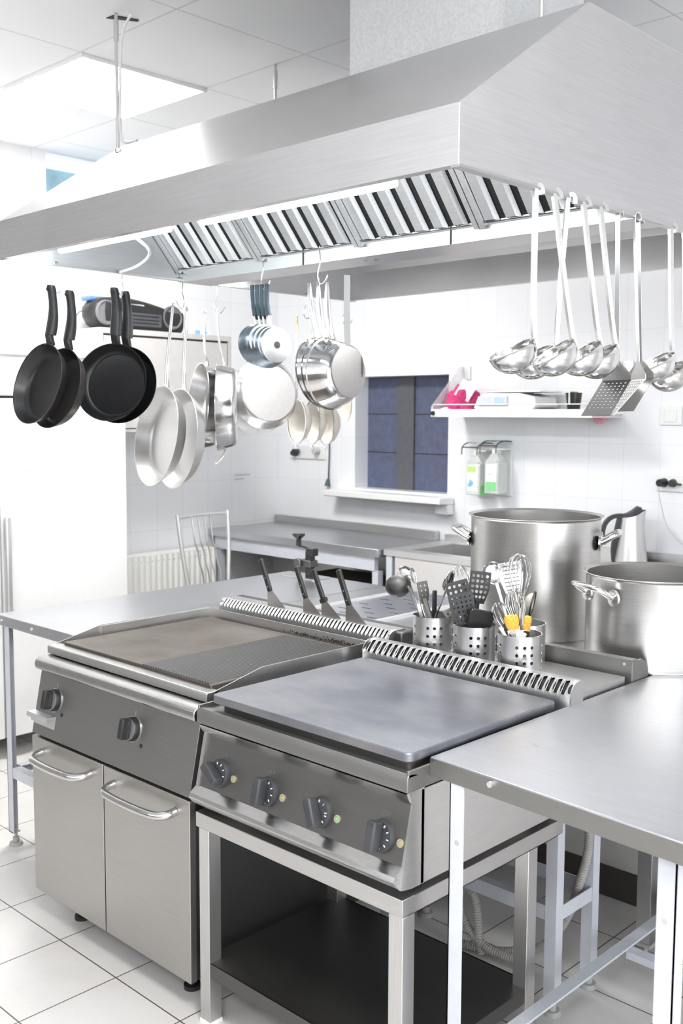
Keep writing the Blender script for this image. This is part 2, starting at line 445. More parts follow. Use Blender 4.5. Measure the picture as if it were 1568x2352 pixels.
# ------------------------------------------------------------------ hood
HX_, HXR, HY0, HY1 = -.272, 1.597, .08, 1.75
hood = thing('extractor_hood', 'big brushed steel extractor hood hanging over the cooking island', 'extractor hood', (.67, .9, 2.1))
prof = [(HY0 + .02, 2.1), (HY0, 2.1), (HY0, 2.217), (.557, 2.54), (1.273, 2.54), (HY1, 2.217), (HY1, 2.1), (HY1 - .02, 2.1)]
mb = MB(); mb.strip(prof, 'x', HX_, HXR); mb.build('canopy', 'steel_hood', hood, solid=.0025, offset=1, smooth=20)
for x, xa, xb in ((HX_, HX_ - .002, HX_ + .02), (HXR, HXR - .02, HXR + .002)):
    mb = MB(); mb.face([(x, q[0], q[1]) for q in prof[1:7]]); ep = mb.build('end_panel', 'steel_hood_end', hood, solid=.0025, offset=0)
    mb = MB(); mb.box(xa, xb, HY0, HY1, 2.094, 2.1); mb.build('bottom_lip', 'steel_x', ep)
mb = MB()
mb.prism([(.80, 2.090), (.80, 2.142), (.806, 2.142), (.815, 2.125), (.935, 2.125), (.944, 2.142), (.95, 2.142), (.95, 2.090)], 'x', HX_ + .003, HXR - .003)
g = mb.build('grease_gutter', 'steel_x', hood)
mb = MB()
for x in (.40, 1.015): mb.box(x, x + .003, .797, .80, 2.09, 2.142)
mb.build('seam', 'seam_dark', g)
mb = MB(); mb.box(.62, .64, .86, .868, 2.087, 2.0905); mb.box(.66, .68, .86, .868, 2.087, 2.0905); mb.build('bolt', 'polished', g)
# baffle filters: four per bank, slats run down the slope
def filt(x0, x1, side):
    A = Vector((0, .806, 2.135)) if side > 0 else Vector((0, .944, 2.135))
    B = Vector((0, .50, 2.492)) if side > 0 else Vector((0, 1.25, 2.492))
    sl = (B - A); L = sl.length; sl.normalize(); nrm = Vector((0, -sl.z, sl.y)) if side > 0 else Vector((0, sl.z, -sl.y))
    if nrm.z > 0: nrm = -nrm
    def P(x, u, h): return Vector((x, 0, 0)) + A + sl * u + nrm * h
    mb = MB()
    def slab(xa, xb, ua, ub, h0=.0, h1=.024):
        v = [P(xa, ua, h0), P(xb, ua, h0), P(xb, ub, h0), P(xa, ub, h0), P(xa, ua, h1), P(xb, ua, h1), P(xb, ub, h1), P(xa, ub, h1)]
        V = [mb.bm.verts.new(q) for q in v]
        for f in ((0, 1, 2, 3), (7, 6, 5, 4), (0, 4, 5, 1), (1, 5, 6, 2), (2, 6, 7, 3), (3, 7, 4, 0)): mb.bm.faces.new([V[i] for i in f])
    slab(x0 + .001, x0 + .018, 0, L); slab(x1 - .018, x1 - .001, 0, L); slab(x0 + .001, x1 - .001, 0, .006, .0, .008); slab(x0 + .001, x1 - .001, L - .02, L)
    fr = mb.build('baffle_filter', 'steel_filter', hood)
    mb = MB()
    n = 6; p = (x1 - x0 - .036) / n
    for k in range(n):
        xa = x0 + .018 + k * p; f = p * .60
        prf = [(xa + .002, .003), (xa + .002, .014), (xa + f - .008, .016), (xa + f, .003)]
        u0 = .006 if side > 0 else .006
        a = [mb.bm.verts.new(P(x, u0 + (.012 if h > .01 else 0), h)) for x, h in prf]; b_ = [mb.bm.verts.new(P(x, L, h)) for x, h in prf]
        for i in range(3): mb.bm.faces.new((a[i], a[i + 1], b_[i + 1], b_[i]))
    mb.build('baffle_slats', 'steel_filter', fr, solid=.001, offset=0, smooth=15)
    mb = MB(); V = [P(x0 + .01, 0, .0), P(x1 - .01, 0, .0), P(x1 - .01, L, .0), P(x0 + .01, L, .0)]; mb.face(V)
    mb.build('filter_back', 'dark_gap', fr, solid=.001)
    if side > 0:
        mb = MB(); c = (x0 + x1) / 2 + .02
        mb.strap([P(c - .035, L * .55, .024), P(c - .03, L * .55, .045), P(c + .03, L * .52, .045), P(c + .035, L * .52, .024)], .018, .002, sl)
        mb.build('filter_handle', 'aluminium', fr)
fw_ = (HXR - HX_ - .008) / 4
for k in range(4): filt(HX_ + .004 + k * fw_, HX_ + .004 + (k + 1) * fw_ - .001, 1)
for k in range(4): filt(HX_ + .004 + k * fw_, HX_ + .004 + (k + 1) * fw_ - .001, -1)
# lamps under the hood front
for x0, x1, lab in ((-.235, .425, 'lit slim strip lamp under the left half of the hood front'), (.52, 1.30, 'lit slim strip lamp under the middle of the hood front')):
    t = thing('strip_lamp', lab, 'strip lamp', ((x0 + x1) / 2, .22, 2.15), 'strip lamps under the hood')
    mb = MB(); mb.prism([(.155, 2.20), (.155, 2.148), (.175, 2.138), (.235, 2.142), (.262, 2.165), (.262, 2.20)], 'x', x0 + .05, x1 - .05)
    mb.box(x0, x0 + .05, .165, .26, 2.146, 2.20); mb.box(x1 - .05, x1, .165, .26, 2.146, 2.20); mb.build('lamp_body', 'white_enamel', t, bevel=.004)
    mb = MB(); mb.cyl((x0 + .03, .262, 2.140), (x1 - .03, .262, 2.140), .011, 14); mb.build('tube', 'tube_glow', t)
for x0, x1, lab, gm in ((-.20, .62, 'added fill lamp hidden behind the grease gutter, left half', 'fill_glow'), (.70, 1.50, 'added fill lamp hidden behind the grease gutter, right half', 'fill_glow_soft')):  # added lamps, hidden from view, brightening the back of the room
    t = thing('gutter_fill_lamp', lab, 'strip lamp', ((x0 + x1) / 2, 1.04, 2.15), 'added fill lamps behind the grease gutter')
    mb = MB(); mb.box(x0, x1, .96, 1.13, 2.152, 2.172); mb.box(x0, x1, 1.12, 1.13, 2.135, 2.152); mb.build('lamp_body', 'white_enamel', t)
    mb = MB(); mb.box(x0 + .01, x1 - .01, .965, 1.118, 2.142, 2.1515); mb.build('diffuser', gm, t)
# duct
t = thing('exhaust_duct', 'square galvanised exhaust duct rising from the hood to the ceiling', 'duct', (1.0, .86, 2.54))
mb = MB(); mb.box(.741, 1.283, .662, 1.05, 2.543, CZ - .001); d_ = mb.build('duct_body', 'galvanised', t)
mb = MB(); mb.box(1.2835, 1.2865, .656, .664, 2.543, CZ - .001); mb.box(.738, 1.2865, .6575, .662, 2.82, 2.826); mb.build('duct_seam', 'aluminium', t)
for (x, y, lab) in ((-.215, .50, 'thin threaded hanger rod above the left front of the hood'), (-.2, 1.225, 'thin threaded hanger rod above the left back of the hood'),
                    (1.44, .60, 'thin threaded hanger rod beside the right of the duct'),):
    mb = MB(); z0 = 2.217 + (y - .08) * .323 / .477 if y < .557 else 2.543
    mb.cyl((x, y, z0), (x, y, CZ - .001), .006, 10); mb.cyl((x, y, z0), (x, y, z0 + .012), .011, 6); mb.cyl((x, y, CZ - .09), (x, y, CZ - .02), .009, 10)
    tag(mb.build('hanger_rod', 'steel_z'), lab, 'rod', 'hood hanger rods')
mb = MB(); mb.tube([(-.175, .535, CZ - .003), (-.205, .512, CZ - .06), (-.204, .505, 2.7), (-.195, .495, 2.56), (-.16, .49, 2.52), (-.10, .50, 2.522)], .005, 8, sub=2)
tag(mb.build('power_cable', 'cable_white'), 'white cable running down the left hanger rod to the hood', 'cable')
mb = MB(); mb.tube([(.10, .27, 2.20), (.115, .33, 2.16), (.10, .42, 2.12), (-.10, .50, 2.102), (-.24, .52, 2.098)], .006, 8, sub=2)
tag(mb.build('lamp_cable', 'cable_white'), 'white cable drooping from the left strip lamp', 'cable')

# ------------------------------------------------------------------ griddle range
GX0, GX1 = 0.0, .805
gr = thing('griddle_range', 'steel griddle range with smooth and ribbed plate over a two door cabinet', 'griddle', (.4, .37, 0))
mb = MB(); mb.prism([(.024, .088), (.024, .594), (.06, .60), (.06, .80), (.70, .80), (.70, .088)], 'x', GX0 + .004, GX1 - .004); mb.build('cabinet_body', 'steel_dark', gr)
def door(x0, x1, hx0, hx1):
    mb = MB(); mb.box(x0, x1, 0, .022, .085, .588); d = mb.build('door', 'steel_door', gr, bevel=.002)
    z = .545
    mb = MB(); mb.tube([(hx0, .0, z), (hx0, -.030, z - .004), (hx0 + .035, -.058, z - .006), (hx1 - .035, -.058, z - .006), (hx1, -.030, z - .004), (hx1, .0, z)], .0115, 14, sub=2)
    mb.build('handle', 'polished_soft', d)
door(GX0, .398, .06, .335); door(.404, GX1, .455, .745)
# control panel leaning back, with a bull-nosed rail above it
P0, P1 = (.001, .597), (.040, .792)
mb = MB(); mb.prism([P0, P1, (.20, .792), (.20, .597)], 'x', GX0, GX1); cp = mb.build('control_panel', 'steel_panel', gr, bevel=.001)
nose = [(.050, .782), (.019, .800), (.016, .812), (.020, .826), (.032, .834), (.075, .839), (.20, .839), (.20, .79)]
mb = MB(); mb.prism(nose, 'x', GX0 - .004, GX1); mb.build('front_rail', 'steel_rail', gr, bevel=.003)
pn = Vector((0, -(P1[1] - P0[1]), (P1[0] - P0[0]))).normalized(); pu = Vector((0, P1[0] - P0[0], P1[1] - P0[1])).normalized()
def panel_pt(x, z): return Vector((x, P0[0] + (P1[0] - P0[0]) * (z - P0[1]) / (P1[1] - P0[1]), z))
def panel_mat(p, nrm, up):
    xx = up.cross(nrm).normalized(); return Matrix(((xx.x, up.x, nrm.x, p.x), (xx.y, up.y, nrm.y, p.y), (xx.z, up.z, nrm.z, p.z), (0, 0, 0, 1)))
for x in (.105, .520):
    M = panel_mat(panel_pt(x, .715), pn, pu)
    mb = MB(); mb.lathe([(0, 0), (.034, 0), (.034, .010), (.031, .016), (0, .016)], 28, M); kb = mb.build('knob', 'black_plastic', gr)
    mb = MB(); mb.lathe([(.0, .0162), (.030, .0162), (.030, .0172), (0, .0172)], 28, M); mb.build('dial', 'aluminium', kb)
    mb = MB(); mb.box(-.010, .010, -.028, .030, .017, .046, M); mb.build('knob_grip', 'black_plastic', kb, bevel=.004)
    mb = MB(); mb.lathe([(.0345, .0), (.037, 0), (.037, .003), (.0345, .003)], 28, M); mb.box(-.001, .001, .040, .052, 0, .0006, M); mb.build('knob_ring', 'polished', kb)
    M = panel_mat(panel_pt(x + .047, .679), pn, pu)
    mb = MB(); mb.lathe([(0, 0), (.006, 0), (.006, .0015), (0, .0015)], 16, M); mb.build('indicator_lamp', 'cup_black', gr)
# small bent bracket on the left of the panel
mb = MB(); q0 = panel_pt(.012, .662); 
def pq(x, u, h): return panel_pt(0, .64) * 1 + Vector((x, 0, 0)) + pu * u + pn * h
for a in [[(.005, .028, .001), (.125, .028, .001), (.125, -.012, .001), (.005, -.012, .001)], [(.005, .028, .001), (.005, .024, .032), (.125, .024, .032), (.125, .028, .001)],
          [(.005, .024, .032), (.125, .024, .032), (.125, .010, .033), (.110, .003, .034), (.040, .003, .034), (.033, .010, .033), (.005, .010, .033)]]:
    mb.face([pq(*p) for p in a])
mb.build('bracket', 'aluminium', gr, solid=.0015)
# top frame, splash guards, plate
mb = MB(); mb.prism([(.061, .841), (.061, .863), (.064, .866), (.105, .866), (.105, .841)], 'x', GX0, GX1)
mb.box(GX0, GX1, .105, .70, .80, .858); mb.build('top_frame', 'steel_x', gr, bevel=.0015)
gp = [(.088, .866), (.258, .903), (.704, .903), (.704, .80), (.088, .80)]
mb = MB(); mb.prism(gp, 'x', GX0, GX0 + .003); mb.prism(gp, 'x', GX1 - .003, GX1); mb.box(GX0, GX1, .700, .704, .80, .903)
mb.prism([(.255, .872), (.70, .872), (.70, .90), (.255, .90)], 'x', GX0 + .003, GX0 + .012)
mb.build('splash_guard', 'steel_y', gr)
mb = MB(); mb.box(GX0 + .035, GX1 - .03, .10, .685, .850, .876); pl = mb.build('griddle_plate', 'griddle_iron', gr, bevel=.003)
mb = MB()
x = .462
while x < GX1 - .042:
    mb.prism([(x, .876), (x + .0025, .8795), (x + .006, .8795), (x + .0085, .876)], 'y', .101, .66); x += .0118
mb.build('griddle_ribs', 'rib_iron', pl)
mb = MB()
for k in range(0):
    a = random.uniform(.42, .76); mb.lathe([(0, .8797), (random.uniform(.002, .009), .8797), (0, .8799)], 7, Matrix.Translation((a, random.uniform(.672, .684), -.0035)))
for k in range(230):
    a = .40 + .37 * random.random() ** .6; z = .877 + abs(random.gauss(0, .0045)); r_ = random.uniform(.0008, .0034)
    mb.lathe([(0, 0), (r_, 0), (0, .0004)], 7, Matrix.Translation((a, .6995, z)) @ Matrix.Rotation(PI / 2, 4, 'X'))
mb.build('burnt_residue', 'scorch', pl)
for x in (.135, .70):
    mb = MB(); mb.cyl((x, .085, 0), (x, .085, .012), .024, 16); mb.cyl((x, .085, .012), (x, .085, .09), .012, 12); mb.box(x - .02, x + .02, .06, .11, .06, .088); mb.build('foot', 'black_plastic', gr)
for x in (.135, .70):
    mb = MB(); mb.cyl((x, .62, 0), (x, .62, .012), .024, 16); mb.cyl((x, .62, .012), (x, .62, .09), .012, 12); mb.build('foot', 'black_plastic', gr)
# flues: rounded boxes with rows of slots
def flue(name, label, x0, x1, y0, zb, zt, depth, n, hw, hh, r, rear=False):
    t = thing(name, label, 'flue', ((x0 + x1) / 2, y0 + depth / 2, zb))
    arc = [(y0, zb), (y0, zt - r)] + [(y0 + r - r * math.cos(a), zt - r + r * math.sin(a)) for a in [k * PI / 2 / 6 for k in range(1, 7)]] + [(y0 + depth, zt)]
    # arc-length parametrised
    S = [0]
    for a, b in zip(arc[:-1], arc[1:]): S.append(S[-1] + math.dist(a, b))
    def at(v):
        v = max(0, min(S[-1], v))
        for i in range(len(S) - 1):
            if v <= S[i + 1] + 1e-9:
                f = (v - S[i]) / (S[i + 1] - S[i]); return (arc[i][0] + (arc[i + 1][0] - arc[i][0]) * f, arc[i][1] + (arc[i + 1][1] - arc[i][1]) * f)
    mid = (zt - r - zb) + r * PI / 4 * (1.0)
    mx_ = .012
    us = [x0] + rng(x0 + mx_, x1 - mx_, n) + [x1]
    cell = hh + .006
    vs = [0, max(.004, mid - cell), mid + cell, S[-1]]
    mb = MB()
    # fine in v: subdivide arc in un-holed columns through the mapping of hole vertices; use extra rows
    vv = sorted(set([0] + [round(mid - cell, 5), round(mid + cell, 5)] + [S[-1]]))
    mb.sheet(us, vv, lambda u, v: Vector((u, *at(v))), lambda i, j: (hw, hh) if (j == 1 and 0 < i < n + 1) else None, 20)
    body = mb.build('flue_body', 'steel_x', t, solid=.0012, offset=-1, smooth=50)
    pr_ = arc + [(y0 + depth, zb)]
    for xa in (x0 - .0015, x1 - .001):
        mb = MB(); mb.prism(pr_, 'x', xa, xa + .0025); mb.build('end_cap', 'steel_x', t)
    mb = MB(); mb.prism([(q[0] + .006, q[1] - .006) for q in arc] + [(y0 + depth, zb)], 'x', x0 + .004, x1 - .004); mb.build('flue_inside', 'dark_gap', t)
    return t, at, S
fl, at_, S_ = flue('griddle_flue', 'slotted steel flue box with spatulas standing behind the griddle', .03, .845, .738, .868, .934, .075, 47, .0042, .016, .026)
mb = MB(); mb.prism([(.813, .868), (.813, .934), (.845, .934), (.858, .921), (.858, .868)], 'x', .03, .875); fb = mb.build('flue_back', 'steel_dark', fl, bevel=.002)
mb = MB(); mb.box(.846, .876, .765, .858, .868, .932); mb.build('flue_bracket', 'steel_dark', fl, bevel=.006)

# ------------------------------------------------------------------ electric hob
SX0, SX1 = .832, 1.538
st = thing('electric_griddle', 'steel tabletop electric solid-top cooker with four black dials on a stand', 'cooker', (1.185, .32, .572))
mb = MB(); mb.box(SX0 + .002, SX1 - .0, .06, .625, .588, .80); mb.build('cooker_body', 'steel_y', st, bevel=.001)
Q0, Q1 = (.004, .640), (.034, .770)
prf = [(-.004, .594), (-.019, .610), (-.022, .618), (-.018, .626), (.004, .640), (.034, .770), (.024, .786), (.018, .803), (.06, .803), (.06, .588), (.03, .588)]
mb = MB(); mb.prism(prf[0:1] + prf[1:4] + [(.004, .642), (.06, .642), (.06, .588), (.03, .588)], 'x', SX0, SX1 - .006); mb.build('lower_lip', 'polished_soft', st, smooth=25)
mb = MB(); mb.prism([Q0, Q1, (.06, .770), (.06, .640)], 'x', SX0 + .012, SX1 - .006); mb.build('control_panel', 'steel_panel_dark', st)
mb = MB(); mb.prism([Q1, (.022, .784), (.014, .799), (.06, .799), (.06, .770)], 'x', SX0, SX1 - .004); mb.build('panel_header', 'polished_soft', st)
side = [(-.004, .594), (.0, .63), (.032, .772), (.018, .803), (.07, .803), (.07, .588), (.03, .588)]
mb = MB(); mb.prism(side, 'x', SX1 - .006, SX1); mb.build('side_cheek', 'steel_y', st)
mb = MB(); mb.prism([(0, .635), (.012, .635), (.042, .775), (.03, .775)], 'x', SX0, SX0 + .012); mb.build('side_cheek', 'steel_y', st)
mb = MB()
top = [(.008, .805), (.008, .836), (.014, .845), (.03, .843), (.05, .838), (.10, .838), (.10, .805)]
mb.prism(top, 'x', SX0 - .002, SX1 + .004); mb.box(SX0 - .002, SX1 + .004, .10, .625, .805, .838)
mb.box(SX0 - .002, SX0 + .004, .012, .60, .836, .852); mb.box(SX1 - .002, SX1 + .004, .012, .60, .836, .852)
mb.build('top_frame', 'steel_panel', st, bevel=.0015)
def rrect(x0, x1, y0, y1, r, k=5):
    o = []
    for cx_, cy_, a0 in ((x1 - r, y1 - r, 0), (x0 + r, y1 - r, 90), (x0 + r, y0 + r, 180), (x1 - r, y0 + r, 270)):
        for i in range(k + 1): a = math.radians(a0 + 90 * i / k); o.append((cx_ + r * math.cos(a), cy_ + r * math.sin(a)))
    return o
mb = MB(); mb.prism(rrect(.868, 1.532, .024, .600, .018), 'z', .862, .884); mb.build('hot_plate', 'plate_steel', st, bevel=.003)
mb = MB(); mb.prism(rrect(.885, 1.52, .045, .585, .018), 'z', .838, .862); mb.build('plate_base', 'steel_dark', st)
sn = Vector((0, -(Q1[1] - Q0[1]), (Q1[0] - Q0[0]))).normalized(); su = Vector((0, Q1[0] - Q0[0], Q1[1] - Q0[1])).normalized()
def sp(x, z): return Vector((x, Q0[0] + (Q1[0] - Q0[0]) * (z - Q0[1]) / (Q1[1] - Q0[1]), z))
for k, (x, ang, lampm) in enumerate(((.918, 58, 'lamp_amber'), (1.098, 0, 'lamp_amber'), (1.280, 28, 'lamp_green'), (1.468, 0, 'lamp_amber'))):
    z = .690
    M = panel_mat(sp(x, z), sn, su)
    mb = MB(); mb.lathe([(0, 0), (.036, 0), (.035, .008), (.032, .014), (0, .015)], 30, M); kb = mb.build('dial', 'grey_plastic', st)
    R_ = M @ Matrix.Rotation(math.radians(ang), 4, 'Z')
    mb = MB(); mb.prism([(-.011, .014), (-.017, .03), (-.013, .046), (.010, .046), (.012, .03), (.009, .014)], 'y', -.033, .033); bmesh.ops.transform(mb.bm, matrix=R_, verts=mb.bm.verts)
    mb.build('dial_grip', 'grey_plastic', kb, bevel=.004)
    mb = MB()
    for a in range(-10, 200, 35):
        if (k in (1, 3) and a in (25,)) or (k == 2 and a in (60, 25, -10)): continue
        rr = M @ Matrix.Rotation(math.radians(90 - a), 4, 'Z') @ Matrix.Translation((.0255, 0, 0))
        mb.box(-.0028, .0028, -.0012, .0012, .0143, .0152, rr)
    mb.build('dial_marks', 'mark_white', kb)
    digs = {1: [('8', 65)], 2: [('0', 90), ('1', 55), ('5', 10)], 3: [('8', 62)]}.get(k, [])
    for ch, a in digs:
        rr = M @ Matrix.Rotation(math.radians(a), 4, 'Z') @ Matrix.Translation((.0255, 0, .0148)) @ Matrix.Rotation(math.radians(-90), 4, 'Z')
        text_obj(ch, .009, 'mark_white', 'dial_digit', kb, rr)
    M2 = panel_mat(sp(x + .051, .688), sn, su)
    mb = MB(); mb.lathe([(.0055, 0), (.009, 0), (.009, .003), (.0055, .003)], 20, M2, close=True); lp = mb.build('indicator_lamp', 'lamp_ring', st)
    mb = MB(); mb.lathe([(0, 0), (.0055, 0), (.005, .002), (0, .0025)], 16, M2); mb.build('lamp_lens', lampm, lp)
    mb = MB(); mb.lathe([(.004, 0), (.0052, 0), (.0052, .0005), (.004, .0005)], 14, M @ Matrix.Translation((-.004, .046, 0)), close=True)
    mb.lathe([(.003, 0), (.0042, 0), (.0042, .0005), (.003, .0005)], 14, M @ Matrix.Translation((.008, .047, 0)), close=True); mb.build('dial_symbol', 'steel_panel', st)
for x, y in ((.88, .10), (1.49, .10), (.88, .57), (1.49, .57)):
    mb = MB(); mb.cyl((x, y, .5725), (x, y, .590), .016, 12); mb.build('foot', 'black_plastic', st)
flue('cooker_flue', 'slotted curved steel flue guard along the back of the solid-top cooker', .838, 1.552, .628, .805, .925, .060, 31, .0066, .024, .036)
# shelf behind the flues where the utensil holders stand
sh = thing('utensil_shelf', 'narrow steel shelf behind the flue guard carrying the utensil holders', 'shelf', (1.19, .80, .80))
mb = MB(); mb.box(.88, 1.539, .694, .93, .878, .886); mb.box(1.535, 1.539, .694, .93, .83, .878); mb.box(.88, .884, .694, .93, .83, .878); mb.build('shelf_plate', 'steel_x', sh)
for x, y in ((.90, .71), (1.52, .715), (.90, .90), (1.52, .90)):
    mb = MB(); mb.box(x - .008, x + .008, y - .008, y + .008, .79, .878); mb.build('leg', 'steel_z', sh)

# steel stand under the hob
sd = thing('steel_stand', 'welded square tube steel stand with a low shelf under the solid-top cooker', 'stand', (1.185, .32, 0))
mb = MB()
mb.box(.832, 1.538, 0, .04, .531, .571); mb.box(.832, 1.538, .594, .634, .531, .571)
mb.box(.832, .872, .04, .594, .531, .571); mb.box(1.498, 1.538, .04, .594, .531, .571); mb.build('top_frame', 'steel_x', sd, bevel=.0015)
for x in (.842, 1.498):
    for y in (.002, .478):
        mb = MB(); mb.box(x, x + .04, y, y + .04, .006, .531); lg = mb.build('leg', 'steel_z', sd, bevel=.0015)
        mb = MB(); mb.box(x - .001, x + .041, y - .001, y + .041, 0, .0105); mb.build('end_cap', 'white_plastic', lg)
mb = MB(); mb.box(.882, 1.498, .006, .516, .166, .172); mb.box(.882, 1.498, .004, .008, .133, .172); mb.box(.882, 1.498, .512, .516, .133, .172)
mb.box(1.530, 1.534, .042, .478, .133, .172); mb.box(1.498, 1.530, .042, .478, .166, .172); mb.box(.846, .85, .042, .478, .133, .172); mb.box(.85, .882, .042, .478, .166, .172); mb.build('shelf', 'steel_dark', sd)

# ------------------------------------------------------------------ tables
def angle_leg(mb, x, y, sx, sy, z0, z1, w=.036, t=.003):
    mb.box(min(x, x + sx * w), max(x, x + sx * w), min(y, y + sy * t), max(y, y + sy * t), z0, z1)
    mb.box(min(x, x + sx * t), max(x, x + sx * t), min(y, y + sy * w), max(y, y + sy * w), z0, z1)
def foot(mb, x, y, z1=.05):
    mb.cyl((x, y, 0), (x, y, .012), .026, 18, .022); mb.cyl((x, y, .012), (x, y, .03), .012, 12); mb.cyl((x, y, .02), (x, y, z1), .006, 8)
rt = thing('prep_table', 'steel topped prep table with grey angle legs at the front right', 'table', (1.85, .6, 0))
quad = [(1.542, .083), (2.20, .036), (2.20, 1.27), (1.552, 1.27)]
mb = MB(); mb.prism(quad, 'z', .826, .868); 
tp = mb.build('tabletop', 'steel_top', rt, bevel=.003)
mb = MB(); mb.prism([(1.5425, .0815), (2.1995, .0345), (2.1997, .0362), (1.5427, .0832)], 'z', .827, .8655); mb.build('apron_reflection', 'steel_panel', rt)  # thin darker sheet painting in the dark reflection on the table's front edge
mb = MB()
for px, py in ((1127, 1801), (1381, 1898)):
    p = at_y(px, py, .066); mb.cyl((p.x, p.y + .01, p.z), (p.x, p.y - .0065, p.z), .006, 14)
mb.build('rivet', 'aluminium', tp)
for x, y, sx, sy in ((1.600, .078, 1, 1), (2.112, .070, -1, 1), (1.60, 1.22, 1, -1), (2.112, 1.22, -1, -1)):
    mb = MB(); angle_leg(mb, x, y, sx, sy, .05, .826); lg = mb.build('leg', 'painted_grey', rt)
    mb = MB(); foot(mb, x + sx * .018, y + sy * .018, .06); mb.box(min(x, x + sx * .03), max(x, x + sx * .03), min(y, y + sy * .03), max(y, y + sy * .03), .05, .054); mb.build('foot', 'foot_grey', lg)
    if y < .5:
        mb = MB(); mb.cyl((x + sx * .02, y + .001, .70), (x + sx * .02, y - .0006, .70), .006, 12); mb.build('bolt', 'foot_grey', lg)
mb = MB()
mb.box(1.603, 1.606, .08, 1.22, .150, .190); mb.box(1.606, 1.636, .08, 1.22, .187, .190)
mb.box(2.106, 2.109, .08, 1.22, .150, .190); mb.build('side_rail', 'painted_grey', rt)
for y in (.33, .86):
    mb = MB(); mb.box(1.606, 2.106, y, y + .003, .13, .150); mb.box(1.606, 2.106, y + .003, y + .036, .147, .150); mb.build('cross_rail', 'painted_grey', rt)

lt = thing('corner_table', 'steel topped table with grey angle legs left of the griddle', 'table', (-.29, .9, 0))
mb = MB(); mb.box(-.582, -.006, .19, 1.66, .828, .868); tp = mb.build('tabletop', 'steel_top', lt, bevel=.003)
mb = MB()
for x in (-.545, -.33): mb.cyl((x, .195, .848), (x, .186, .848), .006, 12)
mb.build('rivet', 'aluminium', tp)
for x, y, sx, sy in ((-.548, .20, 1, 1), (-.04, .20, -1, 1), (-.548, 1.64, 1, -1), (-.04, 1.64, -1, -1)):
    mb = MB(); angle_leg(mb, x, y, sx, sy, .05, .828); lg = mb.build('leg', 'painted_grey', lt)
    mb = MB(); foot(mb, x + sx * .018, y + sy * .018, .06); mb.box(min(x, x + sx * .03), max(x, x + sx * .03), min(y, y + sy * .03), max(y, y + sy * .03), .05, .054); mb.build('foot', 'foot_grey', lg)
mb = MB(); mb.box(-.512, -.075, .203, .206, .262, .300); mb.box(-.512, -.075, .206, .236, .297, .300); mb.build('front_rail', 'painted_grey', lt)
mb = MB(); mb.box(-.545, -.542, .236, 1.604, .262, .300); mb.box(-.542, -.512, .236, 1.604, .297, .300); mb.build('side_rail', 'painted_grey', lt)

# unit behind the griddle with slotted well covers
ru = thing('bain_marie', 'steel counter unit with slotted well covers behind the griddle', 'counter unit', (.40, 1.26, 0))
mb = MB(); mb.box(0, .86, .87, 1.66, .10, .866); mb.build('cabinet_body', 'steel_x', ru, bevel=.002)
mb = MB()
for x in (.165, .505): mb.prism([(x - .016, .866), (x - .010, .876), (x - .003, .873), (x + .003, .873), (x + .010, .876), (x + .016, .866)], 'y', .88, 1.62)
mb.build('divider_rail', 'aluminium', ru)
mb = MB(); us = [.18] + rng(.20, .48, 4) + [.49]; vs = rng(.89, 1.62, 12)
mb.sheet(us, vs, lambda u, v: Vector((u, v, .870)), lambda i, j: (.024, .0045) if (0 < i < 5 and (i + j) % 2) else None, 12)
wc = mb.build('well_cover', 'steel_top', ru, solid=.0015)
mb = MB(); mb.box(.19, .485, .895, 1.615, .8663, .8672); mb.build('well_inside', 'dark_gap', ru)
for x in (.06, .80):
    for y in (.93, 1.6):
        mb = MB(); mb.cyl((x, y, 0), (x, y, .10), .02, 14); mb.build('foot', 'black_plastic', ru)

# counter unit for the pots, with its rear guard and stained back panel
pc = thing('pot_counter', 'steel island counter carrying the stock pots behind the utensil holders', 'counter', (1.2, 1.3, 0))
mb = MB(); mb.box(.865, 1.538, .985, 1.384, .83, .868); mb.build('worktop', 'steel_x', pc, bevel=.002)
mb = MB(); mb.box(.90, 1.546, .955, .959, .84, .928); mb.box(.90, 1.546, .955, .985, .924, .928); 
mb.prism([(.959, .83), (.959, .924), (1.01, .924), (1.035, .912), (1.05, .885), (1.05, .83)], 'x', 1.540, 1.546)
gd = mb.build('rear_guard', 'steel_panel', pc, bevel=.001)
mb = MB(); p = at_y(1433, 1525, .955); mb.cyl((p.x, .957, p.z), (p.x, .9535, p.z), .004, 10); mb.build('rivet', 'aluminium', gd)
for x in (.885, 1.508):
    mb = MB(); mb.box(x, x + .045, 1.10, 1.145, .05, .83); lg = mb.build('leg', 'steel_z', pc, bevel=.0015)
    mb = MB(); mb.box(x - .003, x + .048, 1.097, 1.148, .042, .052); mb.cyl((x + .022, 1.122, 0), (x + .022, 1.122, .012), .024, 16); mb.cyl((x + .022, 1.122, .012), (x + .022, 1.122, .045), .007, 8); mb.build('foot', 'foot_grey', lg)
rc = thing('rear_cabinet', 'low cabinet with a stained pale back and dark plinth behind the pot counter', 'cabinet', (1.5, 1.55, 0))
mb = MB(); mb.box(.87, 2.1, 1.396, 1.72, .105, .83); mb.build('back_panel', 'stain_panel', rc)
mb = MB(); mb.box(.87, 2.1, 1.390, 1.72, .001, .105); mb.build('plinth', 'plinth_brown', rc)
mb = MB(); mb.box(.868, 2.1, 1.388, 1.73, .83, .868); mb.build('worktop', 'steel_x', rc, bevel=.002)
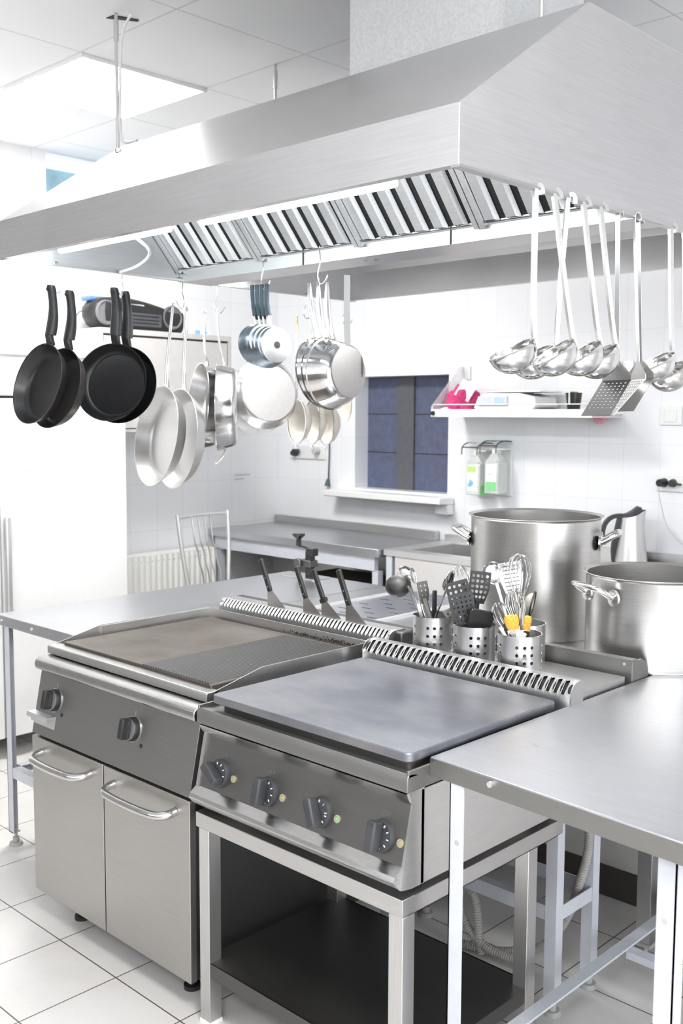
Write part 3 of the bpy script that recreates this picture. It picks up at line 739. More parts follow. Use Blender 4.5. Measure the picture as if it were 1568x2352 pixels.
# slim grey frame between the stand and the counter
fr = thing('grey_frame', 'slim grey painted angle iron frame behind the steel stand', 'frame', (1.2, .78, 0))
for x, y, sx, sy in ((1.505, .665, -1, 1), (1.505, .885, -1, -1), (.885, .665, 1, 1), (.885, .885, 1, -1)):
    mb = MB(); mb.box(min(x, x + sx * .034), max(x, x + sx * .034), min(y, y + sy * .034), max(y, y + sy * .034), .05, .785); lg = mb.build('leg', 'painted_grey', fr)
    mb = MB(); foot(mb, x + sx * .017, y + sy * .017, .06); mb.build('foot', 'foot_grey', lg)
mb = MB(); mb.box(.919, 1.471, .668, .671, .26, .30); mb.box(.919, 1.471, .671, .699, .297, .30); mb.build('rail', 'painted_grey', fr)
mb = MB(); mb.box(.919, 1.471, .879, .882, .26, .30); mb.build('rail', 'painted_grey', fr)
mb = MB(); mb.box(1.499, 1.502, .699, .851, .26, .30); mb.build('rail', 'painted_grey', fr)
mb = MB(); mb.box(.888, .891, .699, .851, .26, .30); mb.build('rail', 'painted_grey', fr)
mb = MB(); mb.box(.885, 1.505, .665, .885, .785, .789); mb.build('frame_top', 'painted_grey', fr)
# corrugated hoses
def hose(pts, lab, r=.013):
    mb = MB(); P_ = [Vector(p) for p in pts]
    for _ in range(3):
        q = [P_[0]]
        for a, b in zip(P_[:-1], P_[1:]): q += [a * .75 + b * .25, a * .25 + b * .75]
        q.append(P_[-1]); P_ = q
    L = [0]
    for a, b in zip(P_[:-1], P_[1:]): L.append(L[-1] + (b - a).length)
    n = int(L[-1] / .0026); out = []
    for k in range(n + 1):
        s_ = L[-1] * k / n
        i = max(0, min(len(L) - 2, next((j for j in range(len(L) - 1) if L[j + 1] >= s_), len(L) - 2)))
        f = (s_ - L[i]) / max(1e-9, L[i + 1] - L[i]); out.append(P_[i].lerp(P_[i + 1], f))
    up = None; rings = []; seg = 12
    for i, p in enumerate(out):
        tg = (out[min(i + 1, n)] - out[max(i - 1, 0)]).normalized()
        if up is None: up = Vector((0, 1, 0)) if abs(tg.y) < .9 else Vector((1, 0, 0))
        up = (up - tg * up.dot(tg)).normalized(); w = tg.cross(up); rr = r * (1.0 if i % 3 else .80)
        rings.append([mb.bm.verts.new(p + up * (rr * math.cos(2 * PI * k / seg)) + w * (rr * math.sin(2 * PI * k / seg))) for k in range(seg)])
    for a, b in zip(rings[:-1], rings[1:]):
        for k in range(seg): mb.bm.faces.new((a[k], a[(k + 1) % seg], b[(k + 1) % seg], b[k]))
    tag(mb.build('drain_hose', 'hose_grey', smooth=80), lab, 'hose', 'corrugated drain hoses')
hose([at_y(1354, 1885, .83)] + [at_y(a_, b_, .83) for a_, b_ in ((1352, 1960), (1330, 2030), (1312, 2090), (1275, 2150), (1235, 2183))] + [Vector((1.20, .80, .016)), Vector((1.10, .78, .016))], 'long grey corrugated hose hanging down beside the prep table')
hose([at_y(a_, b_, .72) for a_, b_ in ((1200, 2208), (1150, 2195), (1105, 2170), (1066, 2120), (1050, 2060), (1068, 2032), (1092, 2060), (1098, 2120), (1100, 2165), (1104, 2190))], 'grey corrugated hose looped behind the low shelf of the stand')

# ------------------------------------------------------------------ hanging pans
def hook(x, y, z0, z1, rz, label, flip=1, wide=.028):
    # s-hook from the lip (z0) down to the hole (z1)
    mb = MB(); h = z0 - z1; r = wide
    pts = [(0, -.012, -.010), (0, -.010, .004), (0, 0, .008), (0, .010, .003), (0, .012, -.012), (0, .006, -h * .45), (0, .020, -h * .8), (0, .012, -h - .012), (0, -.004, -h - .012), (0, -.018, -h + .002), (0, -.024, -h + .014)]
    if flip < 0: pts = [(0, -p[1], p[2]) for p in pts]
    mb.tube(pts, .0019, 7, sub=2); o = mb.build('wire_hook', 'polished', world=False)
    o.location = (x, y, z0); o.rotation_euler = (0, 0, math.radians(rz))
    return tag(o, label, 'hook', 'wire hooks holding pans')
RIGHT = Matrix.Rotation(-PI / 2, 4, 'X')           # lathe axis z -> +y

def pan_body(name, mat_out, mat_in, R, depth, Rb, L, t=.002, rnd=.35, parent=None, lip=.0, base_mat=None, base_r=None, ring=None, btilt=0):
    # opening towards -y; centre hangs L + R below the origin
    M = Matrix.Translation((0, 0, -L)) @ Matrix.Rotation(math.radians(-btilt), 4, 'X') @ Matrix.Translation((0, 0, -R)) @ RIGHT
    def wall(off):
        pr = []; k = 6
        rr = depth * rnd
        for i in range(k + 1):
            a = i / k * PI / 2
            pr.append((Rb - rr * .6 + rr * .6 * math.sin(a) + (R - Rb) * (rr * (1 - math.cos(a)) / depth) - off * math.sin(a), depth - rr * (1 - math.cos(a)) - off * math.cos(a)))
        return pr
    out = [(0, depth)] + wall(0) + [(R, .002), (R + lip, 0)]
    inn = [(R + lip, -.001), (R - t, 0)] + wall(t)[::-1] + [(0, depth - t)]
    mb = MB(); mb.lathe(out + inn[:2], 48, M); body = mb.build(name, mat_out, parent, world=False, smooth=40)
    mb = MB(); mb.lathe(inn[1:], 48, M); mb.build('pan_inside', mat_in, body, world=False, smooth=40)
    if base_mat:
        br = base_r or Rb * .93
        mb = MB(); mb.lathe([(0, depth - .002), (br, depth - .002), (br, depth + .003), (br - .004, depth + .0045), (0, depth + .0045)], 40, M); b_ = mb.build('pan_base', base_mat, body, world=False)
        if ring:
            mb = MB(); mb.lathe([(0, depth + .0046), (ring, depth + .0046), (ring, depth + .005), (0, depth + .005)], 24, M); mb.build('base_spot', 'seam_dark', b_, world=False)
    return body
def black_pan(label, R=.14, L=.185, depth=.045):
    t = thing('frying_pan', label, 'frying pan', (0, 0, 0), 'black frying pans')
    pan_body('pan_body', 'pan_outside', 'nonstick', R, depth, R * .84, L, parent=t, lip=.001, btilt=11)
    # metal stub and moulded handle with a hanging hole
    mb = MB(); mb.strap([(0, depth * .5, -L - .006), (0, depth * .35, -L + .016), (0, depth * .25, -L + .034)], .030, .018, (1, 0, 0)); mb.build('handle_ferrule', 'pan_outside', t, world=False, bevel=.004)
    mb = MB()
    us = rng(0, 1, 14); 
    path = [(.012 + .010 * math.sin(u * PI) * 1.0 + .006 * (1 - u), -L + .030 + (L - .018) * u) for u in us]
    rings = []
    for u, (y, z) in zip(us, path):
        w = .020 - .005 * u + .002 * math.sin(u * 6.3); th = .0145 + .002 * math.cos(u * 5)
        if u > .93: w *= .8; th *= .8
        rings.append([mb.bm.verts.new((w * math.copysign(abs(math.cos(a)) ** .7, math.cos(a)), y + th * math.copysign(abs(math.sin(a)) ** .7, math.sin(a)), z)) for a in [2 * PI * k / 16 for k in range(16)]])
    for a, b in zip(rings[:-1], rings[1:]):
        for k in range(16): mb.bm.faces.new((a[k], a[(k + 1) % 16], b[(k + 1) % 16], b[k]))
    mb.bm.faces.new(rings[0][::-1]); mb.bm.faces.new(rings[-1])
    h = mb.build('handle', 'black_plastic', t, world=False, smooth=50)
    mb = MB(); mb.lathe([(0, -.0145), (.006, -.0145), (.006, .0145), (0, .0145)], 16, Matrix.Translation((0, .012, -.002)) @ RIGHT); mb.build('hanging_hole', 'dark_gap', h, world=False)
    return t
def place(t, p, rz, tilt=0):
    t.location = p; t.rotation_euler = Euler((math.radians(tilt), 0, math.radians(rz)), 'XYZ'); return t
p0 = black_pan('front black frying pan of the leftmost pair, opening to the left'); place(p0, (-.265, .245, 2.018), 2, -4)
def cp(src, lab, p, rz, tilt):
    o = dup(src, p, Euler((math.radians(tilt), 0, math.radians(rz)), 'XYZ'), lab); return o
cp(p0, 'rear black frying pan of the leftmost pair, half hidden by the front one', (-.245, .303, 2.004), 2, -4)
cp(p0, 'black frying pan facing the viewer, in front of the boombox', (-.262, .500, 2.032), 28, 0)
cp(p0, 'black frying pan tucked behind the one facing the viewer', (-.268, .550, 2.024), 26, 0)
hook(-.262, .278, 2.102, 2.018, 8, 'wire hook holding the leftmost pair of black frying pans')
hook(-.262, .535, 2.102, 2.030, 30, 'wire hook holding the second pair of black frying pans')

# two big steel saute pans
def steel_pan(label, R, L, depth, Rb, mat='steel_y', inner='steel_y', hr=.0065, helper=False, group='steel pans', flat=False, rnd=.3):
    t = thing('saute_pan', label, 'saute pan', (0, 0, 0), group)
    pan_body('pan_body', mat, inner, R, depth, Rb, L, parent=t, lip=.002, rnd=rnd)
    mb = MB()
    mb.tube([(-.008, depth * .35, -L - .002), (-.008, depth * .2, -L + .03), (-.007, .004, -L * .5), (-.004, .0, -.03), (-.004, .0, -.01), (0, .0, .004), (.004, .0, -.01), (.004, .0, -.03), (.007, .004, -L * .5), (.008, depth * .2, -L + .03), (.008, depth * .35, -L - .002)], hr * .62, 8, sub=2)
    mb.strap([(0, depth * .36, -L - .012), (0, depth * .26, -L + .02)], .04, .004, (1, 0, 0)); mb.build('handle', 'polished', t, world=False)
    if helper:
        mb = MB(); z = -L - 2 * R
        mb.tube([(-.025, depth * .4, z + .004), (-.02, depth * .3, z - .02), (-.014, -.01, z - .05), (.014, -.01, z - .05), (.02, depth * .3, z - .02), (.025, depth * .4, z + .004)], .0045, 8, sub=2); mb.build('helper_handle', 'polished', t, world=False)
    return t
s1 = steel_pan('big brushed steel pan hanging open to the left, in front of its twin', .188, .31, .055, .150); place(s1, (-.262, .765, 2.008), -12, -9)
cp(s1, 'big brushed steel pan hanging behind its twin, only its side showing', (-.25, .820, 2.0), -13, -6)
hook(-.262, .80, 2.10, 2.006, 10, 'wire hook holding the two big brushed steel pans')
s2 = steel_pan('polished steel pan seen edge on with a small helper handle below', .17, .205, .075, .148, 'polished', 'polished_soft', helper=True, rnd=.25); place(s2, (-.250, .965, 2.0), -43, 0)
cp(s2, 'polished steel pan left of and behind the edge-on one', (-.300, .945, 2.0), -24, -5)
hook(-.262, .985, 2.10, 2.0, -30, 'wire hook holding the two polished steel pans', -1)

# small grey saucepans, nested bottoms outward
def saucepan(name, label, R, L, depth, Rb, mo, mi, base, ring=None, handle='grip', group=None, base_r=None):
    t = thing(name, label, 'saucepan', (0, 0, 0), group)
    pan_body('pan_body', mo, mi, R, depth, Rb, L, parent=t, lip=.0015 if R < .1 else .005, base_mat=base, ring=ring, rnd=.5, base_r=base_r)
    if handle == 'grip':
        mb = MB(); mb.strap([(0, .012, -L - .004), (0, .008, -L + .035)], .018, .010, (1, 0, 0)); mb.build('ferrule', 'polished', t, world=False, bevel=.003)
        mb = MB(); mb.tube([(0, .008, -L + .03), (0, .0, -L * .6), (0, -.004, -L * .35), (0, 0, .006)], [.011, .010, .0085, .008], 10, sub=2); mb.build('handle', 'grip_blue', t, world=False)
    else:
        mb = MB(); mb.tube([(-.009, .014, -L - .002), (-.009, .004, -L + .02), (-.008, -.004, -L * .5), (-.003, 0, -.02), (0, 0, .004), (.003, 0, -.02), (.008, -.004, -L * .5), (.009, .004, -L + .02), (.009, .014, -L - .002)], .0058, 8, sub=2); mb.build('handle', 'polished_soft', t, world=False)
    return t
g = 'small grey saucepans on one hook'
k0 = saucepan('small_saucepan', 'front small grey saucepan with a dark dot in its pale base', .0725, .135, .056, .062, 'blue_grey_metal', 'blue_grey_metal', 'aluminium', .0125, group=g, base_r=.0595)
ax = Vector((math.sin(math.radians(85)), -math.cos(math.radians(85)) * -1, 0))
E1 = Vector((.192, .80, 2.038)); dv = Vector((math.cos(math.radians(-3)), math.sin(math.radians(-3)), 0))
place(k0, E1 + dv * .032, -102, 2)
for i, lab in enumerate(('second small grey saucepan nested behind the one with the dark dot', 'third small grey saucepan in the nested stack', 'rearmost small grey saucepan, leftmost of the nested stack')):
    cp(k0, lab, E1 + dv * (.032 - .027 * (i + 1)) + Vector((0, 0, .001 * i)), -102 - 1.5 * i, 2 + 3.0 * (i + 1))
hook(.212, .800, 2.143, 2.04, 95, 'wire hook holding the small grey saucepans')
g = 'steel saucepans on one hook'
f0 = saucepan('steel_saucepan', 'front steel saucepan showing its round worn base', .113, .185, .078, .092, 'polished', 'polished_soft', 'pan_base', None, 'loop', g, base_r=.082)
F1 = Vector((.465, .80, 2.028)); dv = Vector((math.cos(math.radians(3)), math.sin(math.radians(3)), 0))
place(f0, F1 + dv * .045, -87, 3)
for i, lab in enumerate(('middle steel saucepan of the nested three', 'rearmost steel saucepan, leftmost of the nested three')):
    cp(f0, lab, F1 + dv * (.045 - .040 * (i + 1)), -86 - 1 * i, 3 + 3.5 * (i + 1))
hook(.490, .800, 2.143, 2.034, 95, 'wire hook holding the steel saucepans')
# flat handled skimmer behind them
t = thing('flat_strainer', 'flat steel handle of a strainer hanging behind the steel saucepans', 'strainer', (.535, .870, 2.045))
mb = MB(); mb.strap([(0, 0, .008), (0, .0, -.10), (0, .004, -.22)], .020, .002, (.72, .69, 0)); mb.build('handle', 'steel_panel', t, world=False, bevel=.0005)
mb = MB(); mb.lathe([(0, .0), (.06, .004), (.075, .012), (.078, .012), (.061, .002), (0, -.002)], 28, Matrix.Translation((0, .012, -.295)) @ Matrix.Rotation(PI / 2, 4, 'X')); mb.build('strainer_bowl', 'pan_base', t, world=False)
# big pale-bottomed pan behind the small grey ones
t = steel_pan('big pan showing its scuffed pale base, behind the small grey saucepans', .142, .19, .045, .118, 'pot_steel', 'steel_y', group=None)
mb = MB(); mb.lathe([(0, .044), (.112, .044), (.112, .047), (0, .0475)], 40, Matrix.Translation((0, 0, -.19 - .142)) @ RIGHT); mb.build('pan_base', 'pan_base', t, world=False)
place(t, (-.262, 1.215, 2.012), -108, 3)
hook(-.262, 1.21, 2.10, 2.012, 80, 'wire hook holding the big pan with the pale base')
t = thing('glass_lid', 'clear glass lid hanging behind the pale-based pan', 'lid', (-.285, 1.20, 2.0))
M = Matrix.Translation((0, 0, -.345)) @ RIGHT
mb = MB(); mb.lathe([(0, .03), (.06, .026), (.11, .012), (.142, 0), (.144, .002), (.111, .014), (.06, .028), (0, .032)], 40, M); mb.build('glass_dome', 'clear_glass', t, world=False)
mb = MB(); mb.lathe([(.141, -.002), (.146, -.002), (.146, .004), (.141, .004)], 40, M, close=True); mb.build('rim', 'polished', t, world=False)
mb = MB(); mb.strap([(0, 0, .006), (0, .002, -.205)], .014, .003, (1, 0, 0)); mb.build('hanging_strip', 'polished', t, world=False)
t.rotation_euler = (0, 0, math.radians(-100))
# long strainers
def sieve(label, p, rz, L=.37, R=.075):
    t = thing('mesh_strainer', label, 'strainer', (0, 0, 0), 'long mesh strainers')
    mb = MB(); mb.tube([(-.006, 0, -L), (-.006, 0, -.13), (-.003, 0, -.02), (0, 0, .004), (.003, 0, -.02), (.006, 0, -.13), (.006, 0, -L)], .0022, 6, sub=1); mb.build('handle', 'polished', t, world=False)
    mb = MB(); mb.strap([(0, 0, -.005), (0, 0, -.075)], .011, .008, (1, 0, 0)); mb.build('grip', 'wood_handle', t, world=False, bevel=.002)
    M = Matrix.Translation((0, 0, -L - R)) @ RIGHT @ Matrix.Diagonal((1, 1.25, 1, 1))
    mb = MB(); mb.lathe([(R - .003, -.002), (R + .003, -.002), (R + .003, .003), (R - .003, .003)], 30, M, close=True); z = -L - R * 2.25
    mb.tube([(-.010, 0, z + .004), (-.009, 0, z - .022), (.009, 0, z - .022), (.010, 0, z + .004)], .0022, 6, sub=1); mb.build('rim_wire', 'polished', t, world=False)
    mb = MB(); mb.lathe([(R, 0), (R * .86, .028), (R * .55, .05), (0, .06)], 30, M); mb.build('mesh_bowl', 'mesh_beige', t, world=False, solid=.0008)
    place(t, p, rz); return t
sv = sieve('left mesh strainer below the pale-based pan', (-.262, 1.40, 2.015), -12)
for lab, p in (('middle mesh strainer below the steel saucepans', (-.262, 1.49, 2.012)), ('right mesh strainer below the steel saucepans', (-.262, 1.575, 2.005))):
    dup(sv, p, Euler((0, 0, math.radians(-16))), lab)
hook(-.262, 1.465, 2.10, 2.014, -35, 'wire hook holding the mesh strainers', -1)
t = thing('wire_skimmer', 'thin wire handled skimmer hanging at the back corner of the hood', 'skimmer', (-.262, 1.70, 2.0))
mb = MB(); mb.tube([(-.012, 0, -.30), (-.008, 0, -.02), (-.004, 0, .004), (.004, 0, .004), (.006, 0, -.02), (.012, 0, -.30)], .0022, 6, sub=1); mb.build('handle', 'blue_grey_metal', t, world=False)
mb = MB(); mb.lathe([(0, .02), (.05, .012), (.07, 0), (.071, .002), (.05, .014), (0, .022)], 28, Matrix.Translation((0, 0, -.365)) @ RIGHT); mb.build('skimmer_disc', 'mesh_beige', t, world=False)
t.rotation_euler = (0, 0, math.radians(-30))
hook(-.262, 1.705, 2.10, 2.0, -35, 'wire hook holding the thin wire skimmer', -1)

# ------------------------------------------------------------------ ladles and turners on the right edge
def ladle(label, p, swing=0, rz=-28, L=.338, R=.055, s=1.0, twist=0):
    t = thing('ladle', label, 'ladle', (0, 0, 0), 'steel ladles along the hood edge')
    mb = MB()
    mb.strap([(0, .016, -.012), (0, .014, .004), (0, .004, .009), (0, -.001, 0), (0, 0, -.03), (0, 0, -L * .6), (0, .002, -L + .03), (0, .006, -L), (0, .002, -L - .03)], .0115, .0095, (1, 0, 0), sub=1)
    mb.build('handle', 'polished_soft', t, world=False, bevel=.0005)
    M = Matrix.Translation((0, -R + .004, -L - .014)) @ Matrix.Rotation(math.radians(27), 4, 'X')
    pr = [(R * math.cos(a), -R * .98 * math.sin(a)) for a in [k * PI / 2 / 12 for k in range(13)]]; pr[-1] = (0, pr[-1][1])
    pi_ = [((R - .0018) * math.cos(a), -(R - .0018) * .98 * math.sin(a)) for a in [k * PI / 2 / 12 for k in range(13)]]; pi_[-1] = (0, pi_[-1][1])
    mb = MB(); mb.lathe(pr[::-1] + [(R + .0015, .001), (R - .001, .0015)] + pi_, 40, M); mb.build('ladle_bowl', 'polished', t, world=False, smooth=60)
    t.location = p; t.rotation_euler = rot_about((-.69, .72, 0), swing, rz); t.scale = (s, s, s); return t
TOPS = [at_x(px, py, 1.592) for px, py in ((1230, 436), (1272, 450), (1304, 459), (1339, 467), (1378, 479), (1419, 492), (1453, 504), (1465, 507), (1540, 527), (1572, 540))]
for q in TOPS: q.z = 2.096
l0 = ladle('leftmost long steel ladle under the right edge of the hood', TOPS[0], 0)
def lcp(i, lab, swing, rz=-28, s=1.0): 
    o = dup(l0, TOPS[i], rot_about((-.69, .72, 0), swing, rz), lab); o.scale = (s, s, s); return o
lcp(1, 'second ladle from the left, swung to the right in front of another', -8.2)
o = lcp(2, 'third ladle from the left, bowl hidden behind the second ladle', -1.0, -40, 1.03)
o.rotation_euler = (Matrix.Rotation(math.radians(9), 3, Vector((.72, .69, 0))) @ Matrix.Rotation(math.radians(2.0), 3, Vector((-.69, .72, 0))) @ Matrix.Rotation(math.radians(-40), 3, 'Z')).to_euler()
lcp(3, 'fourth ladle from the left, swung to the right', -7.6, -28, .99)
lcp(4, 'fifth ladle from the left, bowl partly behind the fourth', -7.3, -28, 1.0)
lcp(8, 'ladle right of the turners, near the picture edge', -2.2, -30, 1.0)
lcp(9, 'rightmost ladle, cut by the picture edge', -2.5, -30, 1.06)
def turner(label, p, swing, rz, L, bw, bl, perf, dark, lean=0):
    t = thing('turner', label, 'turner', (0, 0, 0), 'steel turners along the hood edge')
    mb = MB(); mb.strap([(0, .016, -.012), (0, .014, .004), (0, .004, .009), (0, -.001, 0), (0, 0, -.03), (0, 0, -L * .7), (0, 0, -L)], .0135, .0026, (1, 0, 0), sub=1)
    mb.build('handle', 'polished_soft', t, world=False, bevel=.0005)
    mb = MB(); V0 = Vector((0, 0, -L)); dn = Vector((0, -.72, -.69)).normalized()
    mb.prism([(-.007, -L + .012), (.007, -L + .012), (bw / 2, -L - .022), (bw / 2, -L - .034), (-bw / 2, -L - .034), (-bw / 2, -L - .022)], 'y', -.001, .001); mb.build('blade_shoulder', 'polished_soft', t, world=False)
    base = Vector((0, 0, -L - .034))
    nu, nv = (6, 9) if perf else (1, 1)
    us = [-bw / 2] + rng(-bw / 2 + .005, bw / 2 - .005, nu) + [bw / 2]; vs = [0] + rng(.006, bl * .82, nv) + [bl]
    mb = MB(); mb.sheet(us, vs, lambda u, v: base + Vector((u, 0, 0)) + dn * v, lambda i, j: (.0028, .0028) if perf and 0 < i < nu + 1 and 0 < j < nv + 1 else None, 8)
    mb.build('blade', dark, t, world=False, solid=.0012, offset=0)
    t.location = p; t.rotation_euler = rot_about((-.69, .72, 0), swing, rz); return t
turner('dark perforated turner, leftmost of the flat blades under the hood edge', TOPS[5], -1.2, -4, .375, .082, .125, True, 'steel_dark')
turner('narrow shiny perforated turner between the two darker blades', TOPS[6] + Vector((.004, 0, 0)), -3.3, -34, .372, .072, .125, True, 'polished')
turner('plain steel turner behind the shiny perforated one', TOPS[7] + Vector((-.006, .012, 0)), -2.6, -8, .368, .080, .118, False, 'steel_panel')

# ------------------------------------------------------------------ spatulas on the griddle flue
def spatula(label, p, s=1.0, bolster=False, lean=0):
    t = thing('spatula', label, 'spatula', (0, 0, 0), 'spatulas wedged in the griddle flue')
    mb = MB(); mb.prism([(0, -.006), (.092, -.006), (.092, .0), (.030, .050), (.024, .058), (.004, .058), (.0, .050)], 'y', -.0006, .0006); mb.build('blade', 'polished_soft', t, world=False)
    d = Vector((-.052, 0, .112)).normalized(); b0 = Vector((.014, 0, .050))
    mb = MB(); mb.strap([b0, b0 + d * .02, b0 + d * .06, b0 + d * .105, b0 + d * .122], .0205, .012, (.9, 0, .42)); h = mb.build('handle', 'black_plastic', t, world=False, bevel=.0045)
    mb = MB()
    for k in (.018, .05): q = b0 + d * k; mb.cyl(q - Vector((0, .0066, 0)), q + Vector((0, .0066, 0)), .0022, 10)
    if bolster: mb.strap([b0 - d * .002, b0 + d * .012], .026, .016, (.9, 0, .42))
    mb.build('rivet', 'aluminium' if not bolster else 'black_plastic', h, world=False)
    t.location = p; t.scale = (s, s, s); t.rotation_euler = (0, math.radians(lean), 0); return t
sp0 = spatula('leftmost black handled spatula standing in the griddle flue', (.255, .770, .936), .98)
o = dup(sp0, (.432, .772, .936), (0, 0, 0), 'second black handled spatula from the left in the griddle flue'); o.scale = (.93,) * 3
spatula('short spatula with a thick bolster, third from the left in the griddle flue', (.520, .772, .936), .94, True, -2)
o = dup(sp0, (.632, .770, .936), (0, math.radians(1), 0), 'rightmost black handled spatula standing in the griddle flue'); o.scale = (1.0,) * 3

# ------------------------------------------------------------------ utensil holders
def holder(label, x, y, R, zt, zb, rz):
    t = thing('utensil_holder', label, 'utensil holder', (x, y, zb), 'perforated steel utensil holders')
    h = zt - zb; seq = []
    groups = 4
    # angular cells: groups of three columns of holes with a plain stretch between them
    us = []; hole = []
    for g_ in range(groups):
        a0 = 2 * PI * R * g_ / groups; st_ = .345 * R
        for c_ in range(3): us.append(a0 + c_ * st_); hole.append(True)
        us.append(a0 + 3 * st_); hole.append(False)
        us.append(a0 + 3 * st_ + (PI / 2 * R - 3 * st_) / 2); hole.append(False)
    us.append(2 * PI * R)
    nr = 4; vs = [0, .004] + [(.004 + (h - .022) * k / nr) for k in range(1, nr + 1)] + [h]
    mb = MB()
    mb.sheet(us, vs, lambda u, v: Vector((R * math.cos(u / R), R * math.sin(u / R), v)), lambda i, j: (.0048, .0048) if hole[i] and 0 < j < nr + 1 else None, 12)
    body = mb.build('holder_body', 'steel_z', t, world=False, solid=.001, offset=-1, smooth=60)
    mb = MB(); mb.lathe([(R - .0014, h - .0015), (R + .0008, h - .0015), (R + .0008, h + .001), (R - .0014, h + .001)], 48, close=True); mb.build('rim', 'polished', t, world=False)
    mb = MB(); mb.lathe([(0, .001), (R - .001, .001), (R - .001, .0025), (0, .0025)], 40); mb.build('holder_base', 'steel_dark', t, world=False)
    t.rotation_euler = (0, 0, math.radians(rz)); return t
ZS = .8865
H = [(.990, .772, .0585), (1.142, .775, .0615), (1.300, .772, .0615), (1.235, .894, .0600)]
holder('perforated steel holder with a ladle, spoons and knives, leftmost of the row', H[0][0], H[0][1], H[0][2], 1.003, ZS, -75)
holder('perforated steel holder full of black turners, in the middle of the row', H[1][0], H[1][1], H[1][2], .997, ZS, -72)
holder('perforated steel holder with pastry brushes, nearest the right end', H[2][0], H[2][1], H[2][2], .995, ZS, -72)
holder('perforated steel holder with whisks, behind the one with the brushes', H[3][0], H[3][1], H[3][2], .998, ZS, -60)
def orient(p_from, p_to, roll=0):
    # local z along the stick, local y roughly towards the back of the island
    z = (Vector(p_to) - Vector(p_from)).normalized(); y = Vector((-.69, .72, 0)); y = (y - z * y.dot(z)).normalized(); x = y.cross(z)
    return (Matrix(((x.x, y.x, z.x), (x.y, y.y, z.y), (x.z, y.z, z.z))) @ Matrix.Rotation(math.radians(roll), 3, 'Z')).to_euler()
def stick(o, p0, p1, roll=0):
    o.location = p0; o.rotation_euler = orient(p0, p1, roll); return o
def whisk(label, L=.27, R=.03, hl=.12, hmat='polished_soft', wires=5):
    t = thing('whisk', label, 'whisk', (0, 0, 0), 'wire whisks in the holders')
    mb = MB(); mb.tube([(0, 0, 0), (0, 0, hl * .5), (0, 0, hl)], [.006, .007, .0055], 10); mb.build('handle', hmat, t, world=False)
    mb = MB(); bl = L - hl
    for k in range(wires):
        a = PI * k / wires; ca, sa = math.cos(a), math.sin(a); r_ = R * (1 - .06 * (k % 3))
        pts = [(.004, 0), (r_ * .45, bl * .25), (r_ * .92, bl * .55), (r_, bl * .74), (r_ * .72, bl * .93), (0, bl * (1 - .015 * (k % 3)))]
        full = [(x, z) for x, z in pts] + [(-x, z) for x, z in pts[-2::-1]]
        mb.tube([(x * ca, x * sa, hl + z) for x, z in full], .0012, 5, sub=2)
    mb.build('wire_loops', 'polished', t, world=False)
    return t
def flat_turner(label, hl, bw, bl, mat, perf, hmat, rows=5, cols=4, hole_r=.0042, top=0.0):
    t = thing('turner', label, 'turner', (0, 0, 0))
    mb = MB(); mb.strap([(0, 0, 0), (0, 0, hl * .6), (0, .002, hl), (0, .0, hl + .012)], .014, .007, (1, 0, 0)); mb.build('handle', hmat, t, world=False, bevel=.002)
    us = [-bw / 2] + rng(-bw / 2 + .004, bw / 2 - .004, cols) + [bw / 2]; vs = [0] + rng(.012, bl - .006, rows) + [bl]
    def fn(u, v):
        k = .62 + .38 * min(1, v / (bl * .45)); return Vector((u * k, -.006 * math.sin(v / bl * 2.2), hl + v))
    mb = MB(); mb.sheet(us, vs, fn, lambda i, j: (hole_r, hole_r) if perf and 0 < i < cols + 1 and 0 < j < rows + 1 and (perf != 'slot') else ((hole_r * 1.0, .0016) if perf == 'slot' and 0 < i < cols + 1 and 0 < j < rows + 1 else None), 8)
    mb.build('blade', mat, t, world=False, solid=.002, offset=0, bevel=0)
    return t
def spoon(label, L=.25, R=.026, mat='polished', deep=.35, elong=1.35, name='spoon', cat='spoon'):
    t = thing(name, label, cat, (0, 0, 0))
    mb = MB(); mb.strap([(0, 0, 0), (0, 0, L * .6), (0, -.004, L), (0, 0, L + .01)], .009, .003, (1, 0, 0)); mb.build('handle', mat, t, world=False, bevel=.0008)
    M = Matrix.Translation((0, -.002, L + R * elong - .004)) @ Matrix.Rotation(PI / 2, 4, 'X') @ Matrix.Diagonal((1, elong, 1, 1))
    n_ = 8; po = [(R * math.cos(k * PI / 2 / n_), -R * deep * math.sin(k * PI / 2 / n_)) for k in range(n_ + 1)]; po[-1] = (0, po[-1][1])
    pi_ = [((R - .0015) * math.cos(k * PI / 2 / n_), -(R - .0015) * deep * math.sin(k * PI / 2 / n_) + .0012) for k in range(n_ + 1)]; pi_[-1] = (0, pi_[-1][1])
    mb = MB(); mb.lathe(po[::-1] + pi_, 28, M); mb.build('bowl', mat, t, world=False, smooth=60)
    return t
def P_(px, py, y): return at_y(px, py, y)
def base(i, dx=0, dy=0): return Vector((H[i][0] + dx, H[i][1] + dy, ZS + .012))
